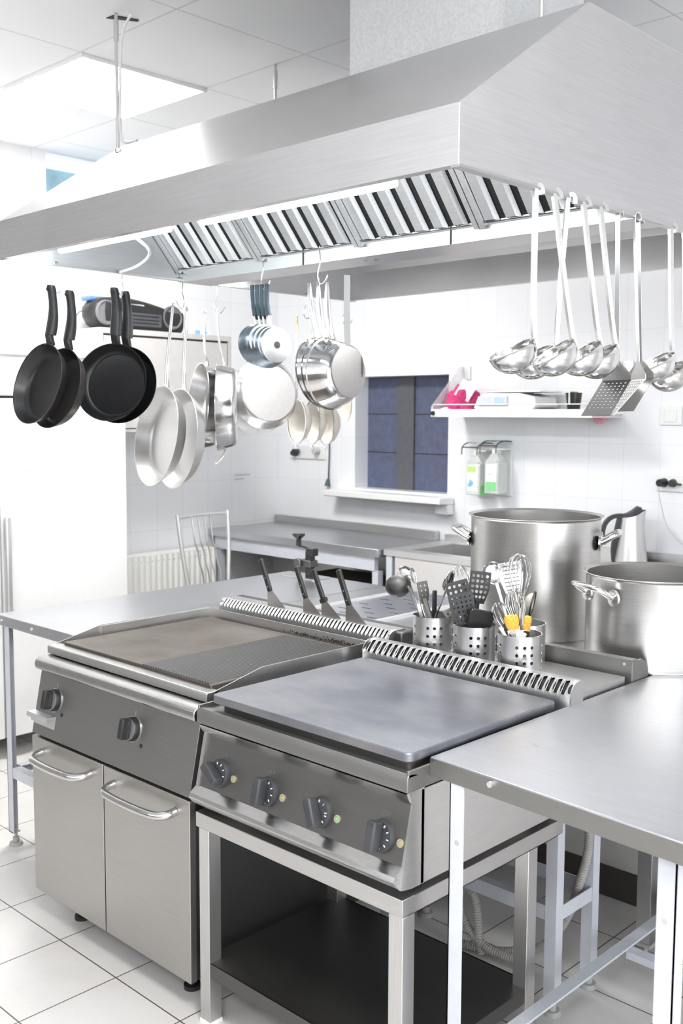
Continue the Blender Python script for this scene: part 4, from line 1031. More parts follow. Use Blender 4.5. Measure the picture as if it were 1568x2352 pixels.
# holder 1
t = thing('ladle', 'dark round ladle leaning left out of the leftmost holder', 'ladle', base(0, .02, 0))
e = P_(925, 1350, .76) - t.location
mb = MB(); mb.strap([(0, 0, 0), e * .5 + Vector((.008, 0, 0)), e + Vector((.018, 0, .01)), e + Vector((.012, 0, .024))], .009, .003, (0, 1, 0), sub=1); mb.build('handle', 'polished_soft', t, world=False)
R = .040; M = Matrix.Translation(e + Vector((-.016, -.004, .006))) @ Vector((-.62, .62, .45)).to_track_quat('Z', 'Y').to_matrix().to_4x4()
pr = [(R * math.cos(a), -R * .8 * math.sin(a)) for a in [k * PI / 20 for k in range(11)]]; pr[-1] = (0, pr[-1][1])
pi_ = [((R - .002) * math.cos(a), -(R - .002) * .8 * math.sin(a)) for a in [k * PI / 20 for k in range(11)]]; pi_[-1] = (0, pi_[-1][1])
mb = MB(); mb.lathe(pr[::-1] + pi_, 32, M); mb.build('ladle_bowl', 'steel_dark', t, world=False, smooth=60)
stick(spoon('shiny serving spoon standing above the dark round ladle', .22, .026, deep=.5, elong=1.15), base(0, -.015, .02), P_(935, 1330, .82), 20)
stick(spoon('steel spoon seen from the side beside the dark ladle', .205, .02), base(0, .0, .0), P_(958, 1360, .775), 70)
stick(spoon('shiny spoon leaning right out of the leftmost holder', .20, .025), base(0, -.02, -.01), P_(1018, 1365, .77), 50)
stick(flat_turner('small dark slotted turner in the leftmost holder', .15, .034, .06, 'steel_dark', True, 'steel_dark', 3, 2, .003), base(0, .02, -.01), P_(972, 1362, .765), 20)
def tongs(lab, p0, p1, w=.011, mat='polished_soft', roll=0):
    t = thing('tongs', lab, 'tongs', (0, 0, 0)); L = (Vector(p1) - Vector(p0)).length
    for s_ in (-1, 1):
        mb = MB(); mb.strap([(s_ * .003, 0, 0), (s_ * .012, 0, L * .5), (s_ * .010, 0, L * .9), (s_ * .004, 0, L)], w, .0015, (0, 1, 0)); mb.build('arm', mat, t, world=False)
    stick(t, p0, p1, roll); return t
tongs('steel tongs leaning left in the leftmost holder', base(0, .018, -.02), P_(962, 1378, .75), roll=60)
tongs('dark narrow tongs upright in the leftmost holder', base(0, .03, .0), P_(975, 1375, .765), mat='steel_dark', roll=80)
def knife(lab, p0, p1, mat='black_plastic', roll=0, w=.014):
    t = thing('knife', lab, 'knife', (0, 0, 0)); L = (Vector(p1) - Vector(p0)).length
    mb = MB(); mb.strap([(0, 0, L * .45), (0, 0, L * .8), (0, 0, L)], w, .008, (1, 0, 0)); mb.build('handle', mat, t, world=False, bevel=.0025)
    mb = MB(); mb.strap([(0, 0, 0), (0, 0, L * .46)], w * 1.2, .0012, (1, 0, 0)); mb.build('blade', 'polished_soft', t, world=False)
    stick(t, p0, p1, roll); return t
knife('slim steel handled knife leaning left in the leftmost holder', base(0, .034, -.024), P_(968, 1388, .738), 'polished_soft', 30, .009)
knife('black handled knife at the right of the leftmost holder', base(0, -.01, .02), P_(998, 1356, .80), 'black_plastic', 30)
# holder 2
stick(flat_turner('front black perforated turner in the middle holder', .098, .072, .098, 'black_plastic', True, 'black_plastic', 6, 5, .0032), base(1, .018, -.028), P_(1057, 1374, .735), 6)
stick(flat_turner('black perforated turner behind the front one in the middle holder', .13, .068, .10, 'black_plastic', True, 'black_plastic', 5, 4, .0045), base(1, .012, -.004), P_(1050, 1348, .77), -8)
stick(flat_turner('tall black perforated turner leaning right in the middle holder', .15, .062, .095, 'black_plastic', True, 'black_plastic', 5, 4, .0050), base(1, -.03, .03), P_(1103, 1318, .84), 0)
t = thing('spatula', 'broad plain black scraper at the right of the middle holder', 'spatula', (0, 0, 0))
mb = MB(); mb.strap([(0, 0, 0), (0, 0, .075)], .016, .009, (1, 0, 0)); mb.build('handle', 'black_plastic', t, world=False, bevel=.003)
mb = MB(); mb.prism([(-.012, .07), (-.034, .10), (-.038, .145), (-.026, .158), (.026, .158), (.038, .145), (.034, .10), (.012, .07)], 'y', -.003, .003); mb.build('blade', 'black_plastic', t, world=False, bevel=.002)
stick(t, base(1, -.008, -.018), P_(1118, 1378, .755), 8)
stick(flat_turner('dark serrated server at the left of the middle holder', .11, .03, .07, 'steel_dark', True, 'steel_dark', 3, 2, .003), base(1, .015, .02), P_(1012, 1385, .80), 15)
stick(whisk('slim upright whisk rising left of the black turners', .275, .026, .14), base(1, .0, .035), P_(1047, 1280, .83))
knife('black handle rising in front of the upright whisk', base(1, .0, .025), P_(1062, 1336, .81), 'black_plastic', -40, .013)
# holder 4 (rear): whisks, skimmer, slotted turner
stick(whisk('large balloon whisk at the right of the rear holder', .30, .036, .14, wires=6), base(3, -.015, .0), P_(1192, 1296, .90))
stick(flat_turner('wide slotted steel turner in the rear holder', .175, .070, .10, 'polished', 'slot', 'polished_soft', 7, 1, .024), base(3, -.01, .02), P_(1165, 1284, .93), 8)
t = spoon('round slotted skimmer left of the wide slotted turner', .215, .034, 'polished', .35, 1.05, 'skimmer', 'skimmer'); stick(t, base(3, -.03, .01), P_(1128, 1300, .91), 0)
stick(whisk('whisk leaning left above the brushes', .20, .026, .07, wires=5), base(2, .012, .028), P_(1122, 1350, .79))
stick(whisk('small round whisk just above the brushes', .215, .029, .095, wires=6), base(2, .0, .035), P_(1178, 1350, .80))
t = thing('sieve', 'small sieve with a black rim at the right of the rear holder', 'sieve', (0, 0, 0))
mb = MB(); mb.tube([(0, 0, 0), (0, 0, .13)], .003, 8); mb.build('handle', 'black_plastic', t, world=False)
M = Matrix.Translation((0, 0, .165)) @ RIGHT
mb = MB(); mb.lathe([(.033, -.002), (.037, -.002), (.037, .003), (.033, .003)], 28, M, close=True); mb.build('rim', 'black_plastic', t, world=False)
mb = MB(); mb.lathe([(.034, 0), (.028, .014), (.015, .024), (0, .027)], 24, M); mb.build('mesh_bowl', 'mesh_beige', t, world=False, solid=.0006)
stick(t, base(3, .0, -.015), P_(1232, 1345, .88), 72)
# holder 3: brushes
def brush(lab, p0, p1, w, d, hm='polished_soft', roll=5):
    t = thing('pastry_brush', lab, 'brush', (0, 0, 0), 'pastry brushes'); L = (Vector(p1) - Vector(p0)).length
    mb = MB(); mb.strap([(0, 0, 0), (0, 0, L - .05)], .012, .008, (1, 0, 0)); mb.build('handle', hm, t, world=False, bevel=.003)
    mb = MB(); mb.strap([(0, 0, L - .055), (0, 0, L - .026)], w * .9, d * .8, (1, 0, 0)); mb.build('ferrule', 'polished_soft', t, world=False, bevel=.002)
    mb = MB()
    us = 9
    prof_ = [(w * .42, L - .027), (w * .5, L - .012), (w * .52, L + .004), (w * .40, L + .013), (0, L + .016)]
    rings = []
    for r_, z in prof_[:-1]: rings.append([mb.bm.verts.new((r_ * math.copysign(abs(math.cos(a)) ** .6, math.cos(a)), r_ * d / w * math.sin(a), z + .0015 * math.sin(5 * a))) for a in [2 * PI * k / 24 for k in range(24)]])
    for a, b in zip(rings[:-1], rings[1:]):
        for k in range(24): mb.bm.faces.new((a[k], a[(k + 1) % 24], b[(k + 1) % 24], b[k]))
    mb.bm.faces.new(rings[-1]); mb.build('bristles', 'bristle', t, world=False, smooth=60)
    stick(t, p0, p1, roll); return t
brush('wide pastry brush with orange bristles in the front right holder', base(2, .006, -.008), P_(1174, 1424, .758), .040, .020, roll=5)
brush('narrow pastry brush with orange bristles at the right of its holder', base(2, -.002, .012), P_(1211, 1426, .775), .023, .014, roll=5)
knife('black handle leaning left in the holder with brushes', base(2, .03, -.015), P_(1158, 1432, .745), 'black_plastic', -44, .010)
knife('white handled knife leaning left in the holder with brushes', base(2, .034, -.022), P_(1148, 1440, .735), 'white_plastic', -44, .009)
stick(flat_turner('little white perforated scoop in the holder with brushes', .085, .02, .03, 'white_plastic', True, 'white_plastic', 3, 3, .0013), base(2, .025, -.03), P_(1192, 1462, .735) + Vector((0, 0, .01)), 0)
knife('short white handle beside the narrow brush', base(2, -.02, -.02), P_(1206, 1455, .745), 'white_plastic', -44, .010)

# ------------------------------------------------------------------ stock pots
def stock_pot(label, x, y, z, R, h, hz, ha, hm='polished'):
    t = thing('stock_pot', label, 'stock pot', (x, y, z))
    pr = [(0, 0), (R - .008, 0), (R - .008, .006), (R - .001, .006), (R, .014), (R, h - .008), (R + .004, h - .003), (R + .010, h), (R + .009, h + .002), (R - .003, h - .004), (R - .003, .012), (0, .010)]
    mb = MB(); mb.lathe(pr, 72); mb.build('pot_body', 'pot_steel', t, world=False, smooth=30)
    for a in (ha, ha + 180):
        c_, s_ = math.cos(math.radians(a)), math.sin(math.radians(a))
        def Q(tx, o, dz): return Vector((c_ * (R + o) - s_ * tx, s_ * (R + o) + c_ * tx, hz + dz))
        mb = MB(); mb.tube([Q(-.062, -.004, -.022), Q(-.062, .012, -.018), Q(-.060, .045, .004), Q(-.045, .060, .010), Q(.045, .060, .010), Q(.060, .045, .004), Q(.062, .012, -.018), Q(.062, -.004, -.022)], .0085, 12, sub=2)
        h_ = mb.build('handle', hm, t, world=False)
        for tx in (-.062, .062):
            M = Matrix.Translation(Q(tx, -.001, -.022)) @ Matrix.Rotation(math.radians(a), 4, 'Z') @ Matrix.Rotation(PI / 2, 4, 'Y')
            mb = MB(); mb.lathe([(0, -.003), (.026, -.003), (.024, .003), (.012, .006), (0, .006)], 20, M); mb.build('handle_plate', 'polished_soft', h_, world=False)
    return t
stock_pot('tallest steel stock pot, behind the utensil holders', .965, 1.352, .8685, .2165, .395, .335, 27)
stock_pot('shorter wide steel pot at the right edge, on the prep table corner', 1.462, 1.235, .8685, .198, .266, .232, 247)

# ------------------------------------------------------------------ left wall: refrigerator, cabinet, radiator, chair
t = thing('refrigerator', 'tall white two door refrigerator against the left wall', 'refrigerator', (-1.73, .66, 0))
mb = MB(); mb.box(-2.04, -1.45, -.02, 1.335, .095, 1.945); mb.build('body', 'white_enamel', t, bevel=.008)
mb = MB(); mb.box(-1.449, -1.42, -.02, 1.335, 1.676, 1.945); mb.build('top_panel', 'white_enamel', t, bevel=.006)
mb = MB(); mb.box(-1.449, -1.447, -.02, 1.335, 1.664, 1.676); mb.build('panel_gap', 'seam_dark', t)
mb = MB(); mb.box(-1.449, -1.412, -.02, 1.335, 1.86, 1.875); mb.build('trim_strip', 'cream_white', t, bevel=.003)
for y0, y1, hy in ((-.018, .652, .615), (.658, 1.333, .682)):
    mb = MB(); mb.box(-1.449, -1.42, y0, y1, .10, 1.664); d_ = mb.build('door', 'white_enamel', t, bevel=.006)
    mb = MB(); mb.box(-1.420, -1.395, hy - .012, hy + .012, .66, 1.13); mb.build('handle', 'aluminium', d_, bevel=.005)
for y in (.06, 1.25):
    for x in (-1.98, -1.5):
        mb = MB(); mb.cyl((x, y, 0), (x, y, .095), .018, 12); mb.build('foot', 'grey_plastic', t)
def sheet_paper(name, label, x, y0, y1, z0, z1, lines, axis='x'):
    t = thing(name, label, 'notice', (x, (y0 + y1) / 2, z0))
    mb = MB(); mb.box(x, x + .0006, y0, y1, z0, z1); mb.build('sheet', 'paper', t)
    mb = MB()
    for k, (a, b) in enumerate(lines):
        z = z1 - (z1 - z0) * (.14 + .78 * k / max(1, len(lines))); mb.box(x + .0006, x + .0009, y0 + (y1 - y0) * a, y0 + (y1 - y0) * b, z - .0022, z + .0012)
    mb.build('printed_lines', 'label_pale', t, )
plain('label_pale', (.74, .74, .75), .7)
sheet_paper('notice', 'faint white printed notice on the refrigerator door below the black pans', -1.4195, .765, 1.03, 1.33, 1.52, [(.1, .5), (.1, .8), (.1, .75), (.1, .82), (.1, .5), (.1, .85), (.1, .8), (.1, .6)])
plain('ink_soft', (.62, .62, .64), .7)
t = thing('label_sticker', 'tiny white printed label on the left wall tiles below the polished pans', 'label', (XL, 2.62, 1.18))
mb = MB(); mb.box(XL + .0004, XL + .001, 2.545, 2.70, 1.165, 1.235); mb.build('sticker', 'paper', t)
mb = MB(); mb.box(XL + .001, XL + .0014, 2.56, 2.69, 1.210, 1.220); mb.box(XL + .001, XL + .0014, 2.56, 2.635, 1.184, 1.194); mb.build('printed_lines', 'ink_soft', t)
t = thing('wall_outlet', 'white double wall socket with plugs above the refrigerator', 'socket', (XL, 1.13, 2.07))
mb = MB(); mb.box(XL + .0005, XL + .012, 1.10, 1.25, 2.045, 2.125); mb.build('face_plate', 'cream_white', t, bevel=.003)
for y in (1.14, 1.21):
    mb = MB(); mb.cyl((XL + .012, y, 2.085), (XL + .05, y, 2.083), .019, 16, .014); pg = mb.build('plug', 'white_plastic', t)
    mb = MB(); mb.tube([(XL + .05, y, 2.083), (XL + .06, y - .02, 2.07), (XL + .03, 1.08, 2.03), (XL + .01, 1.07, 1.96)], .003, 6, sub=2); mb.build('cord', 'cable_white', pg)
wc_ = thing('wall_cabinet', 'light grey two door wall cabinet carrying the boombox', 'cabinet', (-1.88, 1.81, 1.5))
mb = MB(); mb.box(XL + .0005, -1.716, 1.375, 2.25, 1.50, 2.04); mb.build('body', 'cabinet_grey', wc_, bevel=.002)
mb = MB(); mb.box(-1.7158, -1.702, 1.375, 1.395, 1.50, 2.04); mb.box(-1.7158, -1.702, 2.23, 2.25, 1.50, 2.04); mb.box(-1.7158, -1.702, 1.395, 2.23, 2.012, 2.04); mb.box(-1.7158, -1.702, 1.395, 2.23, 1.50, 1.515); mb.build('front_frame', 'cabinet_grey', wc_)
for y0, y1 in ((1.403, 1.803), (1.812, 2.223)):
    mb = MB(); mb.box(-1.715, -1.704, y0, y1, 1.52, 2.0); d_ = mb.build('door', 'cabinet_grey', wc_, bevel=.002)
mb = MB(); mb.box(-1.7157, -1.7145, 1.395, 2.23, 1.515, 2.012); mb.build('door_gap', 'seam_dark', wc_)
# boombox
bx = thing('boombox', 'black portable boombox lying on the grey wall cabinet', 'boombox', (-1.85, 1.67, 2.041))
sh_ = []
for k in range(17):
    u = k / 16; y = 1.385 + .575 * u
    hh = .158 + .03 * math.sin(PI * min(1, u * 1.15)) - .035 * u; r_ = .055 * min(1, (u / .08) ** .5 if u < .08 else 1)
    sh_.append((y, hh, max(.4, min(1, (u / .10) ** .5 if u < .10 else 1))))
mb = MB(); rings = []
for y, hh, k in sh_:
    ring = []
    for i in range(20):
        a = 2 * PI * i / 20
        ring.append(mb.bm.verts.new((-1.85 + .085 * k * math.copysign(abs(math.cos(a)) ** .5, math.cos(a)), y, 2.041 + .09 + (hh - .09 if math.sin(a) > 0 else .09) * (k if k < 1 else 1) * math.copysign(abs(math.sin(a)) ** .55, math.sin(a)))))
    rings.append(ring)
for a, b in zip(rings[:-1], rings[1:]):
    for i in range(20): mb.bm.faces.new((a[i], a[(i + 1) % 20], b[(i + 1) % 20], b[i]))
mb.bm.faces.new(rings[0][::-1]); mb.bm.faces.new(rings[-1])
mb.build('case', 'black_plastic', bx, smooth=50)
for y in (1.465, 1.885):
    M = Matrix.Translation((-1.768, y, 2.125)) @ Matrix.Rotation(PI / 2, 4, 'Y')
    mb = MB(); mb.lathe([(0, 0), (.052, .0), (.058, .008), (.064, .006), (.066, -.008)], 30, M); mb.build('loudspeaker', 'radio_grey', bx)
mb = MB(); mb.box(-1.770, -1.762, 1.545, 1.81, 2.065, 2.135); fp = mb.build('front_panel', 'radio_silver', bx, bevel=.003)
mb = MB()
for z in (2.078, 2.096, 2.116): mb.box(-1.762, -1.7605, 1.57, 1.79, z, z + .008)
mb.build('button_row', 'cup_black', fp)
mb = MB(); mb.box(-1.775, -1.768, 1.60, 1.70, 2.155, 2.180); mb.build('display', 'display_grey', bx, bevel=.002)
mb = MB(); mb.box(-1.92, -1.84, 1.40, 1.50, 2.188, 2.214); mb.build('blue_cover', 'blue_plastic', bx, bevel=.010)
mb = MB(); mb.tube([(-1.85, 1.392, 2.13), (-1.86, 1.35, 2.13), (-1.90, 1.33, 2.05), (-1.92, 1.335, 1.96)], .003, 6, sub=2); mb.build('cord', 'seam_dark', bx)
t = thing('small_carton', 'small blue and white carton on the right end of the grey wall cabinet', 'carton', (-1.80, 2.08, 2.0405))
mb = MB(); mb.box(-1.84, -1.78, 2.02, 2.16, 2.0405, 2.072); mb.build('carton', 'paper', t, bevel=.002)
for a_ in ((2.05, 2.085, 2.046, 2.070), (2.115, 2.135, 2.052, 2.066)):
    mb = MB(); mb.box(-1.7798, -1.7785, *a_); mb.build('blue_print', 'label_blue', t)
# radiator
rd = thing('radiator', 'white ribbed panel radiator on the left wall behind the chair', 'radiator', (-1.99, 2.1, .2))
mb = MB(); us = rng(1.70, 2.32, 62); 
mb.strip([(-1.955 + (.006 if k % 4 in (1, 2) else 0), u) for k, u in enumerate(us)], 'z', .215, .785)
pn_ = mb.build('front_panel', 'cream_white', rd, solid=.004, smooth=20)
mb = MB(); mb.box(-2.03, -1.952, 1.685, 1.703, .21, .79); mb.box(-2.03, -1.952, 2.317, 2.33, .21, .79); mb.box(-2.03, -1.952, 1.703, 2.317, .782, .79); mb.build('casing', 'cream_white', rd, bevel=.004)
mb = MB()
for k in range(15): mb.box(-1.9475, -1.947, 1.74 + k * .038, 1.76 + k * .038, .748, .753)
mb.build('top_slots', 'ink_soft', rd)
mb = MB(); mb.cyl((-1.99, 1.685, .74), (-1.99, 1.66, .74), .018, 16); mb.build('valve_cap', 'polished', rd)
mb = MB(); mb.tube([(-1.99, 1.665, .74), (-1.99, 1.655, .70), (-1.99, 1.655, .02)], .009, 10); mb.build('pipe', 'cream_white', rd)
for y in (1.80, 2.22):
    mb = MB(); mb.box(XL + .0005, -2.025, y, y + .04, .30, .70); mb.build('wall_bracket', 'cream_white', rd)
# chair
ch = thing('metal_chair', 'chrome framed chair with wavy back wires standing by the radiator', 'chair', (-1.62, 1.985, 0))
BX = -1.60
A0, A1 = (1.80, 2.155)
for y, y2, nm in ((A0, A0 + .05, 'a'), (A1, A1 - .03, 'b')):
    mb = MB(); mb.tube([(BX - .03, y, 1.045 if nm == 'a' else 1.05), (BX - .01, y + (y2 - y) * .25, .85), (BX + .01, y2, .60), (BX + .02, y2, .44), (BX - .02, y2, .0)], .012, 12, sub=2); mb.build('back_post', 'aluminium', ch)
mb = MB(); mb.tube([(BX - .03, A0, 1.028), (BX - .05, (A0 + A1) / 2, 1.035), (BX - .03, A1, 1.035)], .008, 10, sub=2); mb.build('top_rail', 'aluminium', ch)
for k in range(4):
    y = 1.91 + .042 * k; s_ = .018
    mb = MB(); mb.tube([(BX - .045, y, 1.03), (BX - .03, y + .002, .94), (BX - .02, y + .004, .87), (BX - .02, y + .020, .84), (BX - .015, y + .030, .76), (BX - .01, y + .045, .72), (BX, y + .048, .64), (BX, y + .05, .50)], .0045, 8, sub=2); mb.build('back_wire', 'polished', ch)
mb = MB(); mb.lathe([(0, .0), (.20, 0), (.205, .02), (.19, .045), (0, .05)], 32, Matrix.Translation((BX + .21, 1.985, .44))); mb.build('seat', 'white_plastic', ch)
mb = MB(); mb.tube([(BX + .01, A0 + .05, .50), (BX + .005, 1.985, .50), (BX + .01, A1 - .03, .50)], .007, 8); mb.build('lower_rail', 'aluminium', ch)
for y in (1.85, 2.12):
    mb = MB(); mb.tube([(BX + .33, y, .445), (BX + .36, y, 0)], .011, 10); mb.build('front_leg', 'aluminium', ch)

# ------------------------------------------------------------------ back wall: counter, sink, shelf
bc = thing('back_counter', 'steel wall counter with an upstand in the far corner', 'counter', (-1.35, 2.6, 0))
mb = MB(); mb.box(-2.045, -.645, 2.345, 2.925, .855, .8985); mb.build('worktop', 'steel_top', bc, bevel=.003)
mb = MB(); mb.box(-2.04, -.70, 2.895, 2.925, .8985, .947); mb.build('upstand', 'steel_x', bc, bevel=.002)
mb = MB(); mb.box(-2.0, -.68, 2.36, 2.39, .78, .855); mb.build('front_rail', 'painted_grey', bc)
for x in (-2.0, -.70):
    for y in (2.365, 2.86):
        mb = MB(); mb.box(x, x + .04, y, y + .04, 0, .78 if y < 2.5 else .855); mb.build('leg', 'painted_grey', bc)
mb = MB(); mb.box(-1.96, -.70, 2.80, 2.806, .10, .855); mb.build('back_panel', 'steel_y', bc)
mb = MB(); mb.box(-1.96, -.66, 2.40, 2.80, .40, .43); mb.build('shelf', 'steel_x', bc)
t = thing('storage_box', 'shallow tan box with a dark brown top on the shelf under the far counter', 'box', (-1.05, 2.6, .431))
mb = MB(); mb.box(-1.30, -.72, 2.43, 2.72, .431, .66); mb.build('box_body', 'cardboard', t, bevel=.003)
mb = MB(); mb.box(-1.31, -.71, 2.42, 2.73, .66, .69); mb.build('box_top', 'box_dark', t, bevel=.004)
sk = thing('sink_unit', 'steel sink unit with a sunken basin beside the far counter', 'sink', (0, 2.65, 0))
mb = MB(); mb.box(-.635, -.52, 2.38, 2.925, .868, .8985); mb.box(.16, .24, 2.38, 2.925, .868, .8985); mb.box(-.52, .16, 2.38, 2.47, .868, .8985); mb.box(-.52, .16, 2.82, 2.925, .868, .8985); mb.build('rim_top', 'aluminium', sk)
mb = MB(); mb.strip([(-.52, .8985), (-.505, .66), (.145, .66), (.16, .8985)], 'y', 2.47, 2.82)
for y in (2.47, 2.82): mb.face([(-.52, y, .8985), (-.505, y, .66), (.145, y, .66), (.16, y, .8985)])
mb.build('basin', 'steel_x', sk, solid=.002, offset=0)
mb = MB(); mb.box(-.56, .22, 2.385, 2.40, .60, .868); mb.build('front_panel', 'cabinet_grey', sk)
mb = MB(); mb.box(-.635, .24, 2.895, 2.925, .8985, .935); mb.build('upstand', 'steel_x', sk)
for x in (-.62, .19):
    for y in (2.385, 2.86):
        mb = MB(); mb.box(x, x + .04, y, y + .04, 0, .868); mb.build('leg', 'painted_grey', sk)
kc = thing('kettle_counter', 'grey steel counter along the back wall under the kettle', 'counter', (1.1, 2.65, 0))
mb = MB(); mb.box(.25, 2.3, 2.40, 2.925, .86, .8985); mb.build('worktop', 'steel_x', kc, bevel=.002)
mb = MB(); mb.box(.25, 2.3, 2.895, 2.925, .8985, .953); mb.build('upstand', 'steel_x', kc)
mb = MB(); mb.box(.27, 2.28, 2.42, 2.90, .10, .86); mb.build('cabinet_body', 'cabinet_grey', kc)
mb = MB(); mb.box(.27, 2.28, 2.46, 2.90, 0, .10); mb.build('plinth', 'plinth_brown', kc)
# kettle
kx, ky = .555, 2.78
kt = thing('electric_kettle', 'brushed steel electric kettle with a black handle on the back counter', 'kettle', (kx, ky, .899))
kt.rotation_euler = (0, 0, 0)
IR = Vector((RT.x, RT.y, 0)).normalized()
ang_k = math.atan2(IR.y, IR.x)
MK = Matrix.Rotation(ang_k, 4, 'Z')
mb = MB(); mb.lathe([(0, 0), (.084, 0), (.086, .008), (.082, .022), (0, .022)], 36, MK); mb.build('kettle_base', 'black_plastic', kt, world=False)
def kprof(z): return .080 - .030 * (z - .022) / .228
mb = MB(); rings = []
for k in range(13):
    z = .022 + .205 * k / 12; r_ = kprof(z)
    ring = []
    for i in range(36):
        a = 2 * PI * i / 36; x, y = r_ * math.cos(a), r_ * math.sin(a)
        zz = z + (.035 * (x / r_ * .5 + .5) ** 2 if k == 12 else 0)
        if k >= 10 and math.cos(a) > .8: x += (k - 9) * .005 * (math.cos(a) - .8) / .2
        ring.append(mb.bm.verts.new(MK @ Vector((x, y, zz))))
    rings.append(ring)
for a, b in zip(rings[:-1], rings[1:]):
    for i in range(36): mb.bm.faces.new((a[i], a[(i + 1) % 36], b[(i + 1) % 36], b[i]))
mb.build('kettle_body', 'steel_z', kt, world=False, smooth=50)
mb = MB(); V = []
for i in range(36):
    a = 2 * PI * i / 36; r_ = kprof(.227) - .002; x = r_ * math.cos(a); y = r_ * math.sin(a); V.append((x, y))
rings = []
for s_, dz in ((1, .002), (.9, .012), (.5, .018)):
    rings.append([mb.bm.verts.new(MK @ Vector((x * s_, y * s_, .227 + .035 * (x / r_ * .5 + .5) ** 2 + dz))) for x, y in V])
for a, b in zip(rings[:-1], rings[1:]):
    for i in range(36): mb.bm.faces.new((a[i], a[(i + 1) % 36], b[(i + 1) % 36], b[i]))
mb.bm.faces.new(rings[-1]); mb.build('lid', 'grey_plastic', kt, world=False, smooth=60)
mb = MB(); mb.strap([MK @ Vector(p) for p in ((-.073, 0, .02), (-.079, 0, .08), (-.068, 0, .15), (-.052, 0, .222))], .040, .020, MK @ Vector((0, 1, 0)), sub=1); mb.build('back_strip', 'black_plastic', kt, world=False, bevel=.004)
mb = MB(); mb.strap([MK @ Vector(p) for p in ((-.04, 0, .235), (-.085, 0, .232), (-.118, 0, .205), (-.132, 0, .165), (-.130, 0, .120), (-.124, 0, .098))], .026, .018, MK @ Vector((0, 1, 0)), sub=2); mb.build('handle', 'black_plastic', kt, world=False, bevel=.005)
mb = MB(); mb.tube([(kx + .08, ky + .05, .903), (kx + .13, ky + .02, .903), (kx + .20, ky + .03, .905), (kx + .26, ky + .09, .93), (kx + .32, ky + .12, .99)], .0045, 8, sub=2); mb.build('cord', 'black_plastic', kt)
# shelf
ws = thing('wall_shelf', 'white metal wall shelf with triangular end brackets on the back wall', 'shelf', (-.07, 2.79, 1.59))
mb = MB(); mb.box(-.545, .41, 2.652, 2.929, 1.600, 1.606); mb.box(-.545, .41, 2.648, 2.652, 1.588, 1.628); mb.build('shelf_board', 'cream_white', ws)
for x in (-.549, .41):
    mb = MB(); mb.prism([(2.65, 1.588), (2.929, 1.588), (2.929, 1.86), (2.895, 1.86), (2.65, 1.640)], 'x', x, x + .004); mb.build('side_plate', 'clear_acrylic', ws)
    mb = MB(); mb.box(x - .005 if x < 0 else x, x + .05 if x < 0 else x + .055, 2.922, 2.9295, 1.79, 1.86); mb.build('wall_bracket', 'aluminium', ws)
mb = MB(); mb.tube([(-.542, 2.66, 1.63), (-.542, 2.66, 1.652), (.405, 2.66, 1.652), (.405, 2.66, 1.63)], .0028, 8); mb.build('guard_rail', 'white_plastic', ws)
mb = MB(); mb.cyl((-.530, 2.648, 1.607), (-.530, 2.640, 1.607), .012, 16); mb.build('end_knob', 'cup_black', ws)
# shelf contents
def blob(mb, c, r, seed, sq=.7, amp=.35):
    rr = random.Random(seed); ph = [(rr.uniform(0, 6.28), rr.uniform(2, 6), rr.uniform(0, 6.28), rr.uniform(2, 6)) for _ in range(4)]
    N, Mn = 28, 18; rows = []
    for j in range(Mn + 1):
        th = PI * j / Mn; row = []
        for i in range(N):
            a = 2 * PI * i / N; k = 1 + amp * sum(math.sin(p[1] // 1 * a + p[0]) * math.sin(p[3] * th + p[2]) for p in ph) / 2.5
            row.append(mb.bm.verts.new((c[0] + r[0] * k * math.sin(th) * math.cos(a), c[1] + r[1] * k * math.sin(th) * math.sin(a), max(c[2] - r[2] * sq, c[2] + r[2] * k * math.cos(th)))))
        rows.append(row)
    for a, b in zip(rows[:-1], rows[1:]):
        for i in range(N): mb.bm.faces.new((a[i], a[(i + 1) % N], b[(i + 1) % N], b[i]))
mb = MB(); blob(mb, (-.440, 2.79, 1.664), (.088, .075, .082), 5); mb.build
tag(mb.build('cleaning_cloth', 'pink_cloth', smooth=70, weld=True), 'crumpled magenta cloth heaped at the left end of the wall shelf', 'cloth')
mb = MB(); M = Matrix.Translation((-.395, 2.745, 1.725)) @ Matrix.Rotation(math.radians(24), 4, 'Y') @ Matrix.Rotation(math.radians(-18), 4, 'X'); mb.box(-.05, .05, -.001, .001, -.045, .05, M)
tag(mb.build('paper_card', 'paper'), 'white paper card leaning on the magenta cloth', 'paper')
mb = MB(); blob(mb, (-.49, 2.70, 1.618), (.035, .03, .018), 11, .65, .2); tag(mb.build('white_rag', 'paper', smooth=70), 'small white rag at the front left corner of the wall shelf', 'rag')
sc_ = thing('kitchen_scale', 'white electronic scale with a grey display on the wall shelf', 'scale', (-.14, 2.78, 1.607))
mb = MB(); mb.prism([(-.31, 1.632), (-.285, 1.625), (.05, 1.625), (.07, 1.64), (.06, 1.69), (-.03, 1.708), (-.25, 1.708), (-.285, 1.685)], 'y', 2.70, 2.90); mb.build('case', 'white_plastic', sc_, bevel=.006)
mb = MB(); mb.box(-.275, -.095, 2.690, 2.70, 1.648, 1.694); dp = mb.build('display_panel', 'display_grey', sc_, bevel=.002)
mb = MB(); mb.box(-.17, -.115, 2.688, 2.69, 1.655, 1.686); mb.build('blue_key_block', 'display_blue', dp)
mb = MB(); mb.box(-.24, .09, 2.71, 2.90, 1.712, 1.722); mb.box(-.12, -.04, 2.77, 2.85, 1.707, 1.712); mb.build('weighing_plate', 'aluminium', sc_, bevel=.002)
for x in (-.27, .03):
    mb = MB(); mb.box(x - .03, x + .06, 2.73, 2.88, 1.607, 1.626); mb.build('foot', 'cup_black', sc_)
